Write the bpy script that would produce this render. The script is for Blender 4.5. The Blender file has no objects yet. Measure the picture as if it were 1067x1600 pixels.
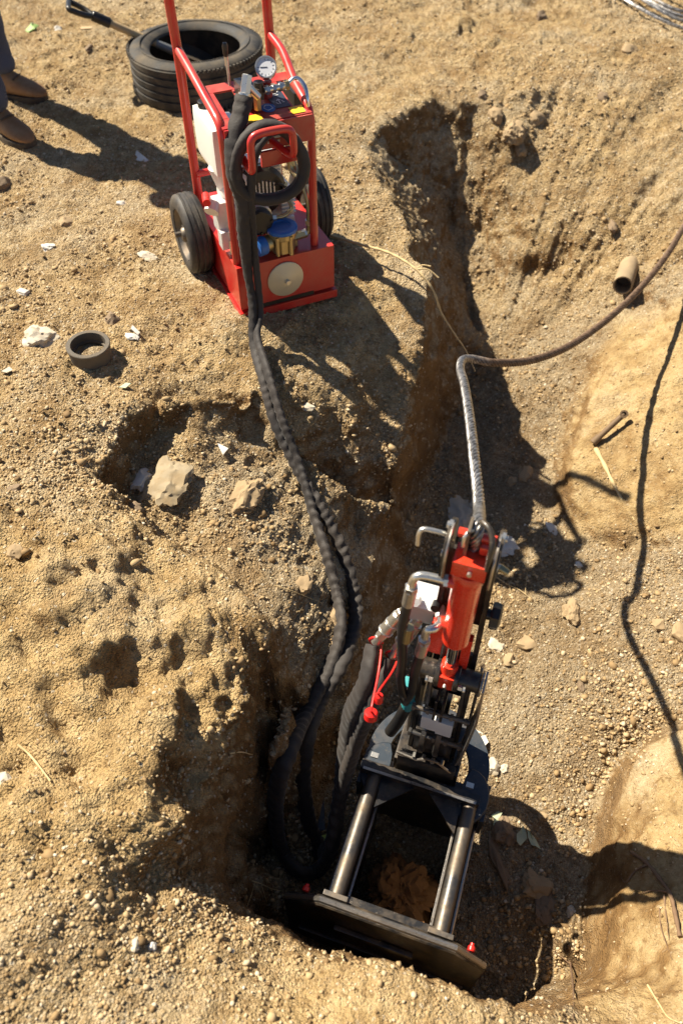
import bpy, bmesh, math, random
import numpy as np
from mathutils import Vector, Matrix, Euler, Quaternion
random.seed(7); rng = np.random.default_rng(7)
scn = bpy.context.scene; col = scn.collection
R = math.radians
# ---------------------------------------------------------------- camera, sky, sun, exposure
CAM_H = 1.6; PITCH = 50.0; FPX = 1250.0           # eye height, degrees below the horizon, focal length in photo pixels
cam = bpy.data.cameras.new('camera'); cam_o = bpy.data.objects.new('camera', cam); col.objects.link(cam_o)
cam_o.location = (0, 0, CAM_H); cam_o.rotation_euler = (R(90 - PITCH), 0, 0)
cam.sensor_fit = 'VERTICAL'; cam.sensor_height = 36; cam.sensor_width = 24; cam.lens = FPX / 1600 * 36
cam.clip_start = 0.02; cam.clip_end = 3000
cam.dof.use_dof = True; cam.dof.focus_distance = 2.1; cam.dof.aperture_fstop = 2.7
scn.camera = cam_o
SUN_EL = 49.0; SH_AZ = -31.0                       # shadow direction on the ground, degrees from +X
sd = Vector((math.cos(R(SH_AZ)) * math.cos(R(SUN_EL)), math.sin(R(SH_AZ)) * math.cos(R(SUN_EL)), -math.sin(R(SUN_EL))))
world = bpy.data.worlds.new('World'); scn.world = world; world.use_nodes = True
wn = world.node_tree.nodes; wl = world.node_tree.links; wn.clear()
sky = wn.new('ShaderNodeTexSky'); sky.sky_type = 'NISHITA'; sky.sun_disc = False
sky.sun_elevation = R(SUN_EL); sky.sun_rotation = math.atan2(-sd.x, -sd.y); sky.dust_density = 0.6; sky.air_density = 0.7
bg = wn.new('ShaderNodeBackground'); bg.inputs['Strength'].default_value = 0.05
wo = wn.new('ShaderNodeOutputWorld'); wl.new(sky.outputs[0], bg.inputs[0]); wl.new(bg.outputs[0], wo.inputs[0])
sun = bpy.data.lights.new('sun', 'SUN'); sun.energy = 5.0; sun.angle = R(0.6); sun.color = (1.0, 0.91, 0.75)
sun_o = bpy.data.objects.new('sun', sun); col.objects.link(sun_o)
sun_o.rotation_euler = sd.to_track_quat('-Z', 'Y').to_euler()
scn.view_settings.view_transform = 'Standard'; scn.view_settings.look = 'None'
scn.view_settings.exposure = 1.1; scn.view_settings.gamma = 1.0; scn.view_settings.use_curve_mapping = False
scn.render.engine = 'CYCLES'; scn.cycles.max_bounces = 5; scn.cycles.diffuse_bounces = 2

# ---------------------------------------------------------------- measuring helpers (real points in metres)
sp, cp = math.sin(R(PITCH)), math.cos(R(PITCH))
def ray(px, py):
    u = (px - 533.5) / FPX; v = -(py - 800) / FPX
    return Vector((u, cp + v * sp, -sp + v * cp))
def at(px, py, z):
    d = ray(px, py); t = (z - CAM_H) / d.z
    return Vector((0, 0, CAM_H)) + d * t
def aty(px, py, y):
    d = ray(px, py); return Vector((0, 0, CAM_H)) + d * (y / d.y)
def atd(px, py, dep):
    return Vector((0, 0, CAM_H)) + ray(px, py) * dep

# ---------------------------------------------------------------- naming helpers
def tag(o, label=None, cat=None, group=None, kind=None):
    if label: o['label'] = label
    if cat: o['category'] = cat
    if group: o['group'] = group
    if kind: o['kind'] = kind
    return o
def empty(name, loc, label, cat, group=None, rz=0.0):
    o = bpy.data.objects.new(name, None); col.objects.link(o); o.location = loc
    o.rotation_euler = (0, 0, rz); o.empty_display_size = 0.05
    return tag(o, label, cat, group)

# ---------------------------------------------------------------- materials
def new_mat(name):
    m = bpy.data.materials.new(name); m.use_nodes = True
    nt = m.node_tree; nt.nodes.clear()
    out = nt.nodes.new('ShaderNodeOutputMaterial'); b = nt.nodes.new('ShaderNodeBsdfPrincipled')
    nt.links.new(b.outputs[0], out.inputs[0]); return m, nt, b
def nd(nt, typ, **kw):
    n = nt.nodes.new(typ)
    for k, v in kw.items():
        if k.startswith('i_'):
            n.inputs[k[2:].replace('_', ' ')].default_value = v
        else: setattr(n, k, v)
    return n
def ramp(nt, fac, stops):
    r = nt.nodes.new('ShaderNodeValToRGB'); e = r.color_ramp.elements
    while len(e) < len(stops): e.new(0.5)
    for el, (p, c) in zip(e, stops):
        el.position = p; el.color = (c[0], c[1], c[2], 1) if not isinstance(c, (int, float)) else (c, c, c, 1)
    nt.links.new(fac, r.inputs[0]); return r.outputs[0]
def mixc(nt, fac, a, b, mode='MIX'):
    m = nt.nodes.new('ShaderNodeMix'); m.data_type = 'RGBA'; m.blend_type = mode
    for s, v in ((m.inputs[0], fac), (m.inputs[6], a), (m.inputs[7], b)):
        if hasattr(v, 'links') or isinstance(v, bpy.types.NodeSocket): nt.links.new(v, s)
        elif isinstance(v, (int, float)): s.default_value = v if s.type == 'VALUE' else (v, v, v, 1)
        else: s.default_value = (v[0], v[1], v[2], 1)
    return m.outputs[2]
def math_n(nt, op, a, b=None):
    m = nt.nodes.new('ShaderNodeMath'); m.operation = op
    for s, v in zip(m.inputs, (a, b)):
        if v is None: continue
        if isinstance(v, bpy.types.NodeSocket): nt.links.new(v, s)
        else: s.default_value = v
    return m.outputs[0]
def noise(nt, vec, scale, detail=4, rough=0.55):
    n = nd(nt, 'ShaderNodeTexNoise', i_Scale=scale, i_Detail=detail, i_Roughness=rough); nt.links.new(vec, n.inputs['Vector']); return n
def voro(nt, vec, scale, feature='F1', rnd=1.0):
    n = nt.nodes.new('ShaderNodeTexVoronoi'); n.feature = feature; n.inputs['Scale'].default_value = scale
    n.inputs['Randomness'].default_value = rnd; nt.links.new(vec, n.inputs['Vector']); return n
def simple(name, color, rough=0.5, metal=0.0, dirt=0.25, dirt_col=(0.30, 0.21, 0.12), bump=0.0, bscale=80, spec=0.5, coat=0.0, wear=None, dscale=14, var=0.12):
    """painted / metal / rubber surface with dust, small colour variation and fine relief"""
    m, nt, b = new_mat(name)
    co = nt.nodes.new('ShaderNodeTexCoord').outputs['Object']
    n1 = noise(nt, co, dscale, 6, 0.65); n2 = noise(nt, co, bscale, 3)
    base = mixc(nt, n1.outputs[0], [c * (1 - var) for c in color], [min(1, c * (1 + var)) for c in color])
    if wear:
        wv = noise(nt, co, 45, 5, 0.7)
        base = mixc(nt, ramp(nt, wv.outputs[0], [(0.60, 0.0), (0.68, 1.0)]), base, wear)
    dm = math_n(nt, 'MULTIPLY', ramp(nt, n1.outputs[0], [(0.42, 0.0), (0.72, 1.0)]), dirt)
    base = mixc(nt, dm, base, dirt_col)
    nt.links.new(base, b.inputs['Base Color'])
    r = math_n(nt, 'ADD', math_n(nt, 'MULTIPLY', n2.outputs[0], 0.22), rough - 0.11)
    r = math_n(nt, 'ADD', r, math_n(nt, 'MULTIPLY', dm, 0.5)); nt.links.new(r, b.inputs['Roughness'])
    b.inputs['Metallic'].default_value = metal; b.inputs['Specular IOR Level'].default_value = spec
    b.inputs['Coat Weight'].default_value = coat; b.inputs['Coat Roughness'].default_value = 0.15
    if bump:
        bp = nd(nt, 'ShaderNodeBump', i_Strength=min(1, bump), i_Distance=0.002); nt.links.new(n2.outputs[0], bp.inputs['Height'])
        nt.links.new(bp.outputs[0], b.inputs['Normal'])
    return m
# ---------------------------------------------------------------- noise in numpy
def _hash(ix, iy, iz, s):
    h = (ix.astype(np.int64) * 73856093) ^ (iy.astype(np.int64) * 19349663) ^ (iz.astype(np.int64) * 83492791) ^ (s * 2654435761)
    h = (h ^ (h >> 13)) * 1274126177; h = h ^ (h >> 16)
    return (h & 0xFFFF).astype(np.float32) / 65535.0
def vnoise(x, y, z, s=0):
    """gradient noise about -1..1"""
    x0 = np.floor(x); y0 = np.floor(y); z0 = np.floor(z)
    fx = (x - x0).astype(np.float32); fy = (y - y0).astype(np.float32); fz = (z - z0).astype(np.float32)
    u = fx * fx * fx * (fx * (fx * 6 - 15) + 10); v = fy * fy * fy * (fy * (fy * 6 - 15) + 10); w = fz * fz * fz * (fz * (fz * 6 - 15) + 10)
    r = 0
    for dx in (0, 1):
        for dy in (0, 1):
            for dz in (0, 1):
                a = _hash(x0 + dx, y0 + dy, z0 + dz, s) * 6.2832; b = _hash(x0 + dx, y0 + dy, z0 + dz, s + 31) * 2 - 1
                rr = np.sqrt(1 - b * b)
                g = (fx - dx) * rr * np.cos(a) + (fy - dy) * rr * np.sin(a) + (fz - dz) * b
                r = r + g * (u if dx else 1 - u) * (v if dy else 1 - v) * (w if dz else 1 - w)
    return r * 1.6
def fbm(x, y, z, f, octv, s=0, rough=0.5, ridged=False):
    t = 0; a = 1.0
    for k in range(octv):
        n = vnoise(x * f + 13.7 * k, y * f - 7.1 * k, z * f + 3.3 * k, s + k * 7)
        t = t + a * ((0.5 - np.abs(n)) if ridged else n); a *= rough; f *= 2.03
    return t
def clods(x, y, f, s=0, dens=1.0):
    """rounded lumps on a jittered lattice; height 0..1 in units of lump radius"""
    wx = vnoise(x * f * 1.9, y * f * 1.9, x * 0 + s, s + 70); wy = vnoise(x * f * 1.9 + 9, y * f * 1.9 + 4, x * 0 + s, s + 71)
    X = x * f + .38 * wx; Y = y * f + .38 * wy; x0 = np.floor(X); y0 = np.floor(Y); best = np.zeros_like(x)
    z0 = np.zeros_like(x0)
    for dx in (-1, 0, 1):
        for dy in (-1, 0, 1):
            cx = x0 + dx; cy = y0 + dy
            jx = cx + _hash(cx, cy, z0, s); jy = cy + _hash(cx, cy, z0, s + 5)
            r = 0.18 + 0.45 * _hash(cx, cy, z0, s + 9) ** 2; on = _hash(cx, cy, z0, s + 11) < dens
            d2 = ((X - jx) ** 2 + (Y - jy) ** 2) / (r * r)
            tx = _hash(cx, cy, z0, s + 15) * 1.4 - .7; ty = _hash(cx, cy, z0, s + 17) * 1.4 - .7
            top = np.minimum(np.sqrt(np.clip(1 - d2, 0, 1)), .62 + tx * (X - jx) / r * .6 + ty * (Y - jy) / r * .6)
            best = np.maximum(best, np.where(on & (d2 < 1), r * np.clip(top, 0, 1), 0))
    return best

# ---------------------------------------------------------------- the dug ground: break lines measured in the photo
# each line is a list of (px, py, z) for points seen, or ('w', x, y, z) for points that are hidden
LINES = [
 # edge of the upper ground round the pit, starting in the far hollow
 [(566,222,-.02),(572,258,-.03),(600,292,-.03),(634,335,-.03),(645,385,-.03),(674,425,-.03),(672,455,-.05),(630,465,-.06),(560,475,-.06),(500,480,-.03),(440,512,-.03),(404,530,-.02),(394,590,-.05),(384,620,-.04),(330,608,-.02),(240,620,-.02),(200,655,-.02),(165,740,-.03)],
 [(165,740,-.03),(190,795,-.05),(300,868,-.08),(400,962,-.10),(444,1058,-.15),(430,1120,-.19),(380,1185,-.21),(332,1270,-.20),(318,1360,-.22),(375,1430,-.24),(440,1462,-.24),(540,1502,-.20),(640,1528,-.18),(760,1568,-.20),(850,1580,-.26),(892,1560,-.38)],
 # foot of the block wall, alcove, left mass
 [(735,565,-.70),(715,620,-.72),(685,700,-.73),(632,812,-.66),(590,808,-.49),(520,780,-.40),(455,722,-.27),(408,685,-.17),(378,650,-.14),(330,645,-.12),(260,650,-.12),(222,700,-.13),(205,765,-.16),(228,810,-.17),(322,870,-.22),(432,982,-.28),(474,1080,-.36),(468,1140,-.54),(452,1200,-.78),(425,1300,-.83),(390,1385,-.84)],
 [('w',-.24,.53,-.86),('w',-.1,.44,-.87),('w',.1,.38,-.87),('w',.3,.33,-.86),('w',.45,.33,-.85),(893,1512,-.82)],
 # right low block: foot and edge
 [(893,1512,-.82),(914,1400,-.81),(926,1320,-.80),(950,1215,-.77),(1000,1165,-.70),(1067,1130,-.60)],
 [(915,1490,-.64),(940,1375,-.63),(953,1295,-.62),(976,1190,-.60),(1010,1165,-.58),(1067,1142,-.52)],
 [(905,1560,-.45),(950,1500,-.56),(985,1380,-.52),(1010,1250,-.53)],
 [(1067,1580,-.28),(1067,1400,-.40),(1067,1250,-.46),(1067,1170,-.50)],
 # pit floor
 [(745,590,-.71),(740,700,-.74),(700,850,-.78),(640,980,-.78),(605,1100,-.79),(510,1250,-.83),(500,1350,-.84)],
 [('w',.0,.6,-.86),('w',.2,.75,-.86),('w',.4,.6,-.85),('w',.55,.5,-.84)],
 [(800,1150,-.78),(850,1300,-.81),(840,1450,-.82)],
 [(800,1000,-.75),(900,1020,-.69),(1000,1040,-.62),(1067,1050,-.55)],
 [(830,880,-.72),(900,900,-.68),(1000,890,-.58),(1067,880,-.50)],
 [(512,1200,-.76),(535,1120,-.60),(548,1060,-.49),(542,1000,-.42),(500,920,-.33),(450,850,-.28),(350,790,-.19),(290,730,-.14)],
 [(672,455,-.05),(660,540,-.13),(640,640,-.23),(615,740,-.32),(606,788,-.37),(578,782,-.35),(530,756,-.28),(480,705,-.19),(435,650,-.11),(408,600,-.06)],[(540,560,-.10),(550,660,-.20)],
 [(640,880,-.72),(600,850,-.64)],[(555,830,-.44),(550,900,-.40),(590,960,-.54)],
 # right: pale clay bulge and its foot
 [(1000,470,-.42),(960,560,-.44),(922,640,-.50),(898,720,-.55),(890,780,-.60),(930,815,-.59),(985,835,-.55)],
 [(880,560,-.57),(868,660,-.66),(860,740,-.69),(862,800,-.70),(905,850,-.67),(985,862,-.61)],
 [(1067,450,-.28),(1067,600,-.33),(1067,750,-.38)],
 [(780,570,-.70),(850,520,-.60),(900,470,-.50),(960,440,-.42)],
 # far rim and the hollow
 [(566,222,-.02),(600,198,-.01),(640,172,-.0),(695,150,0.0),(720,160,-.01),(800,150,-.01),(880,140,0.0),(960,118,0.01),(1067,104,0.02),(1300,90,0.03)],
 [(720,225,-.165),(748,320,-.36),(765,390,-.50),(772,460,-.60)],
 [(790,200,-.08),(900,195,-.06),(1067,170,-.04)],
 [(598,250,-.15),(645,262,-.21),(690,300,-.33),(712,380,-.50),(721,450,-.62),(738,530,-.69)],
 [(800,250,-.18),(820,330,-.31),(840,385,-.39)],
 [(795,430,-.53),(850,430,-.49),(880,405,-.43)],
 [(960,250,-.13),(1000,330,-.22),(1067,300,-.16)],
 # upper ground
 [('w',-3.2,.2,.0),('w',-3.2,6.5,.05),('w',3.2,6.5,.12),('w',3.2,2.0,-.02),('w',3.2,-.8,.0),('w',-3.2,-.8,.0),('w',-3.2,.2,.0)],
 [('w',-2.2,1.2,.02),('w',-2.2,6,.02)],[('w',-2.2,5.,.04),('w',2.5,5.2,.08)],[('w',2.0,4.6,.03),('w',2.0,3.0,-.05),('w',1.9,1.5,-.18),('w',1.7,.5,-.22),('w',1.3,-.2,-.15)],
 [(520,380,0.0),(370,510,0.0),(250,400,0),(60,330,0.0),(60,600,0.02)],[(230,120,0),(400,140,0),(530,250,0)],
 [(180,880,-.03),(300,945,-.07),(392,1040,-.12),(382,1120,-.15),(335,1190,-.15),(290,1270,-.13)],[(20,900,-.0),(200,1000,-.03),(270,1100,-.05),(200,1300,-.02),(60,1450,.0)],[(120,780,.0),(250,900,-.06)],
 [('w',-.9,.0,-.02),('w',-.3,.12,-.06),('w',.2,.05,-.08),('w',.6,.0,-.12)],
 [(700,120,.0),(850,100,.02),(1067,85,.03)],
]
HX0, HX1, HY0, HY1 = -3.2, 3.2, -0.8, 6.5
def solve_height():
    pts = []
    for L in LINES:
        P = [Vector(p[1:]) if p[0] == 'w' else at(*p) for p in L]
        for a, b in zip(P[:-1], P[1:]):
            n = max(2, int((b - a).length / 0.008))
            for k in range(n + 1): pts.append(a.lerp(b, k / n)[:])
    pts = np.array(pts); H = None
    for step in (0.16, 0.08, 0.04, 0.02, 0.01):
        nx = int(round((HX1 - HX0) / step)) + 1; ny = int(round((HY1 - HY0) / step)) + 1
        s = np.zeros((ny, nx)); c = np.zeros((ny, nx))
        ix = np.clip(np.round((pts[:, 0] - HX0) / step).astype(int), 0, nx - 1); iy = np.clip(np.round((pts[:, 1] - HY0) / step).astype(int), 0, ny - 1)
        np.add.at(s, (iy, ix), pts[:, 2]); np.add.at(c, (iy, ix), 1)
        fixed = c > 0; val = np.where(fixed, s / np.maximum(c, 1), 0)
        if H is None: H = np.where(fixed, val, -0.1)
        else: H = resample(H, nx, ny)
        for it in range(400 if step > 0.03 else 160 if step > 0.015 else 60):
            H = np.where(fixed, val, H)
            P = np.pad(H, 1, mode='edge')
            H = (P[1:-1, :-2] + P[1:-1, 2:] + P[:-2, 1:-1] + P[2:, 1:-1]) / 4
    for it in range(2):
        P = np.pad(H, 1, mode='edge'); H = (P[1:-1, :-2] + P[1:-1, 2:] + P[:-2, 1:-1] + P[2:, 1:-1] + 2 * H) / 6
    return H
def resample(H, nx, ny):
    yy = np.linspace(0, H.shape[0] - 1, ny)[:, None]; xx = np.linspace(0, H.shape[1] - 1, nx)[None, :]
    return bil(H, np.broadcast_to(xx, (ny, nx)), np.broadcast_to(yy, (ny, nx)))
def bil(H, X, Y):
    x0 = np.clip(np.floor(X).astype(int), 0, H.shape[1] - 2); y0 = np.clip(np.floor(Y).astype(int), 0, H.shape[0] - 2)
    fx = X - x0; fy = Y - y0
    return (H[y0, x0] * (1 - fx) * (1 - fy) + H[y0, x0 + 1] * fx * (1 - fy) + H[y0 + 1, x0] * (1 - fx) * fy + H[y0 + 1, x0 + 1] * fx * fy)
HG = solve_height()
def hsample(G, x, y): return bil(G, (x - HX0) / 0.01, (y - HY0) / 0.01)
def grid_warp(nx, ny, x0, x1, y0, y1):
    """crowd the mesh rows together where the ground is steep, so walls get as many faces as flats"""
    gy, gx = np.gradient(HG, 0.01); mon = np.sqrt(1 + 1.5 * (gx ** 2 + gy ** 2))
    for it in range(6):
        P = np.pad(mon, 1, mode='edge'); mon = (P[1:-1, :-2] + P[1:-1, 2:] + P[:-2, 1:-1] + P[2:, 1:-1] + mon) / 5
    X = Y = None
    for lev in (8, 4, 2, 1):
        mx = (nx - 1) // lev + 1; my = (ny - 1) // lev + 1
        if X is None:
            X, Y = np.meshgrid(np.linspace(x0, x1, mx), np.linspace(y0, y1, my))
        else: X = resample(X, mx, my); Y = resample(Y, mx, my)
        for it in range({8: 500, 4: 250, 2: 60, 1: 4}[lev]):
            W = hsample(mon, X, Y) if it % 5 == 0 else W
            wl_ = 0.5 * (W[1:-1, 1:-1] + W[1:-1, :-2]); wr_ = 0.5 * (W[1:-1, 1:-1] + W[1:-1, 2:])
            wd_ = 0.5 * (W[1:-1, 1:-1] + W[:-2, 1:-1]); wu_ = 0.5 * (W[1:-1, 1:-1] + W[2:, 1:-1]); S = wl_ + wr_ + wd_ + wu_
            for A in (X, Y):
                A[1:-1, 1:-1] = (wl_ * A[1:-1, :-2] + wr_ * A[1:-1, 2:] + wd_ * A[:-2, 1:-1] + wu_ * A[2:, 1:-1]) / S
            X[0, 1:-1] = X[1, 1:-1]; X[-1, 1:-1] = X[-2, 1:-1]; Y[1:-1, 0] = Y[1:-1, 1]; Y[1:-1, -1] = Y[1:-1, -2]
    return X, Y
def poly_mask(pix, X, Y, soft=0.06):
    """soft mask 0..1 of a region given by seen points"""
    P = [(Vector(p[1:]) if p[0] == 'w' else at(*p)) for p in pix]; n = len(P)
    inside = np.zeros(X.shape, bool); dist = np.full(X.shape, 9.0)
    for i in range(n):
        ax, ay = P[i].x, P[i].y; bx, by = P[(i + 1) % n].x, P[(i + 1) % n].y
        cond = ((ay > Y) != (by > Y)) & (X < (bx - ax) * (Y - ay) / ((by - ay) if abs(by - ay) > 1e-9 else 1e-9) + ax)
        inside ^= cond
        t = np.clip(((X - ax) * (bx - ax) + (Y - ay) * (by - ay)) / max(1e-9, (bx - ax) ** 2 + (by - ay) ** 2), 0, 1)
        dist = np.minimum(dist, np.hypot(X - ax - t * (bx - ax), Y - ay - t * (by - ay)))
    sd_ = np.where(inside, dist, -dist)
    return np.clip(0.5 + sd_ / (2 * soft), 0, 1)
NX, NY = 761, 801
X, Y = grid_warp(NX, NY, -2.7, 2.7, -0.5, 6.0)
Z = hsample(HG, X, Y)
# regions of different soil
rough_m = poly_mask([(-100,820,0),(200,830,-.05),(330,910,-.1),(440,1060,-.15),(340,1260,-.1),(300,1380,-.1),(200,1400,-.1),(0,1380,0),('w',-1.5,.4,0)], X, Y, .10)
clay_m = np.maximum(poly_mask([(980,480,-.4),(900,620,-.5),(868,740,-.6),(905,835,-.65),(1067,850,-.5),('w',1.9,1.7,-.2),('w',1.9,2.4,-.2)], X, Y, .04),
                    poly_mask([(893,1512,-.82),(926,1320,-.80),(955,1205,-.74),(1067,1135,-.6),('w',1.6,1.0,-.2),('w',1.5,.0,-.2),('w',.5,-.2,-.2),(900,1575,-.4)], X, Y, .03))
clay_m = np.maximum(clay_m, 0.55 * poly_mask([('w',-.5,.1,0),(280,1480,-.1),(460,1452,-.1),(640,1515,-.1),(800,1570,-.2),('w',.6,.1,-.1),('w',.3,-.3,0)], X, Y, .08))
clay_m = np.clip(clay_m * (1 + .0 * X) + 0.35 * fbm(X, Y, Z, 9, 4, 66) * (clay_m > 0.02) * 1.0, 0, 1) * 0.75
wall_m = poly_mask([(560,530,-.1),(640,480,-.1),(676,432,-.09),('w',.62,2.75,-.7),('w',.16,1.85,-.7),('w',.02,1.9,-.7)], X, Y, .05)
chunk_m = poly_mask([(690,140,0),(860,150,0),(870,240,-.15),(800,260,-.25),(700,215,-.15)], X, Y, .08)
gy, gx = np.gradient(Z); 
def normals(X, Y, Z):
    ax = np.gradient(X, axis=1); ay = np.gradient(Y, axis=1); az = np.gradient(Z, axis=1)
    bx = np.gradient(X, axis=0); by = np.gradient(Y, axis=0); bz = np.gradient(Z, axis=0)
    nx = ay * bz - az * by; ny = az * bx - ax * bz; nz = ax * by - ay * bx
    l = np.sqrt(nx * nx + ny * ny + nz * nz) + 1e-12
    return nx / l, ny / l, nz / l
nx_, ny_, nz_ = normals(X, Y, Z); steep = np.clip((0.8 - nz_) / 0.5, 0, 1)
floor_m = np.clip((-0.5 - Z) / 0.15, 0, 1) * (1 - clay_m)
# broad relief
d = 0.020 * fbm(X, Y, Z, 1.7, 3, 1)
d += (0.018 + 0.004 * rough_m + 0.010 * steep) * (1 - 0.75 * clay_m) * fbm(X, Y, Z, 5.5, 4, 20, 0.55)
d += 0.009 * rough_m * (fbm(X, Y, Z, 6.0, 4, 60, 0.55, ridged=True) - 0.3)
# bedding ledges on the left mass, running down to the right
led = vnoise(X * 3.0 + Y * 2.0, Y * 9.0 - X * 6.0, Z * 9, 77); d += 0.019 * rough_m * np.sign(led) * np.abs(led) ** 0.7
# tooth marks of the digger raking down the far right slope
farm = poly_mask([(540,15,0),(930,20,0),(960,85,0),(760,105,0),(560,85,0)], X, Y, .15)
d += 0.045 * farm * clods(X, Y, 8, 24, .5) + .012 * farm * fbm(X, Y, Z, 6, 4, 250)
rake = poly_mask([(700,140,0),(1067,104,0),('w',2.2,3.2,0),(1067,420,-.3),(850,500,-.6),(760,540,-.7),(720,350,-.4)], X, Y, .12)
ang = np.arctan2(Y - 2.5, X - .55); d += 0.034 * rake * vnoise(ang * 8.0, np.hypot(X - .55, Y - 2.5) * 1.2, Z * 0, 5) + 0.012 * rake * vnoise(ang * 34.0, np.hypot(X - .55, Y - 2.5) * 2, Z * 0, 6)
# lumpy crumbs
gravel = (1 - 0.85 * clay_m) * np.clip(.62 + 1.1 * fbm(X, Y, Z, 2.6, 3, 210), .12, 1.25)
d += 0.046 * gravel * (0.26 + 0.22 * rough_m) * (1 - .6 * rake) * clods(X, Y, 9, 3, .22) * (1 - steep * .5) / 1.5
d += 0.017 * gravel * (0.45 + .1 * rough_m) * (1 - .4 * rake) * clods(X, Y, 22, 4, .35)
d += 0.0105 * (rough_m + .30) * (1 - clay_m) * fbm(X, Y, Z, 17, 4, 180, .65, ridged=True)
d += 0.04 * chunk_m * clods(X, Y, 14, 14, .7)
d += 0.014 * gravel * clods(X, Y, 48, 8, .8)
d += 0.0055 * (0.35 + gravel) * fbm(X, Y, Z, 26, 3, 40, 0.6)
d += 0.012 * np.clip(clay_m, 0, 1) * fbm(X, Y, Z, 9, 4, 140, 0.6) - 0.020 * np.clip(clay_m, 0, 1) * np.clip(.10 - np.abs(fbm(X, Y, Z, 4.5, 4, 150)), 0, .1) / .1 * np.clip(fbm(X, Y, Z, 3, 2, 160) + .1, 0, 1)
ba = X * .62 + Y * -.78; bb = X * .78 + Y * .62
d += 0.021 * rough_m * (fbm(ba * .45, bb * 1.5, Z * 2, 7, 5, 230, .6, ridged=True) - .35)
d += 0.014 * rough_m * np.clip(vnoise(ba * 5, bb * 13, Z * 8, 240) * 2.5, -1, .35)
# hollow in the left mass and hollows under its crust
hw = np.clip(fbm(X, Y, Z, 14, 3, 55), -.95, 1.2)
for (px, py, z, r, dep) in [(195,1055,-.05,.11,.055),(250,1040,-.05,.13,.05),(320,1060,-.08,.07,-.02),(110,905,0,.05,.02),(285,945,-.08,.04,.02),(118,1200,0,.08,.03),(240,1350,-.05,.08,.04),(265,640,-.02,.05,.03),(180,740,-.05,.07,.06),(700,165,0,.05,.03)]:
    c = at(px, py, z); q = np.exp(-(((X - c.x) ** 2 + ((Y - c.y) * 1.3) ** 2) / (r * r * .5) * (1 + 0.45 * hw)) ** 1.1); d -= dep * q
VX = X + nx_ * d; VY = Y + ny_ * d; VZ = Z + nz_ * d
# undercut: the hollow at the far left of the pit and the base of the left mass
me = bpy.data.meshes.new('ground'); nv = NX * NY
co = np.stack([VX, VY, VZ], -1).reshape(-1, 3).astype(np.float32)
idx = np.arange(nv).reshape(NY, NX); q = np.stack([idx[:-1, :-1], idx[:-1, 1:], idx[1:, 1:], idx[1:, :-1]], -1).reshape(-1, 4)
me.vertices.add(nv); me.vertices.foreach_set('co', co.ravel()); me.loops.add(q.size); me.loops.foreach_set('vertex_index', q.ravel().astype(np.int32))
me.polygons.add(len(q)); me.polygons.foreach_set('loop_start', np.arange(0, q.size, 4, dtype=np.int32))
me.polygons.foreach_set('use_smooth', np.ones(len(q), bool)); me.update()
fn = 0.5 + 0.5 * fbm(X, Y, Z, 2.2, 3, 90)
at_c = me.attributes.new('soil', 'FLOAT_COLOR', 'POINT')
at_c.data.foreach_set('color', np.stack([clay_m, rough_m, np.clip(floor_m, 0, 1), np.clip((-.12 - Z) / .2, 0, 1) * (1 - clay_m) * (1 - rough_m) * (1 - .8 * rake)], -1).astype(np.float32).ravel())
ground = bpy.data.objects.new('ground', me); col.objects.link(ground); tag(ground, kind='structure')

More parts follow.
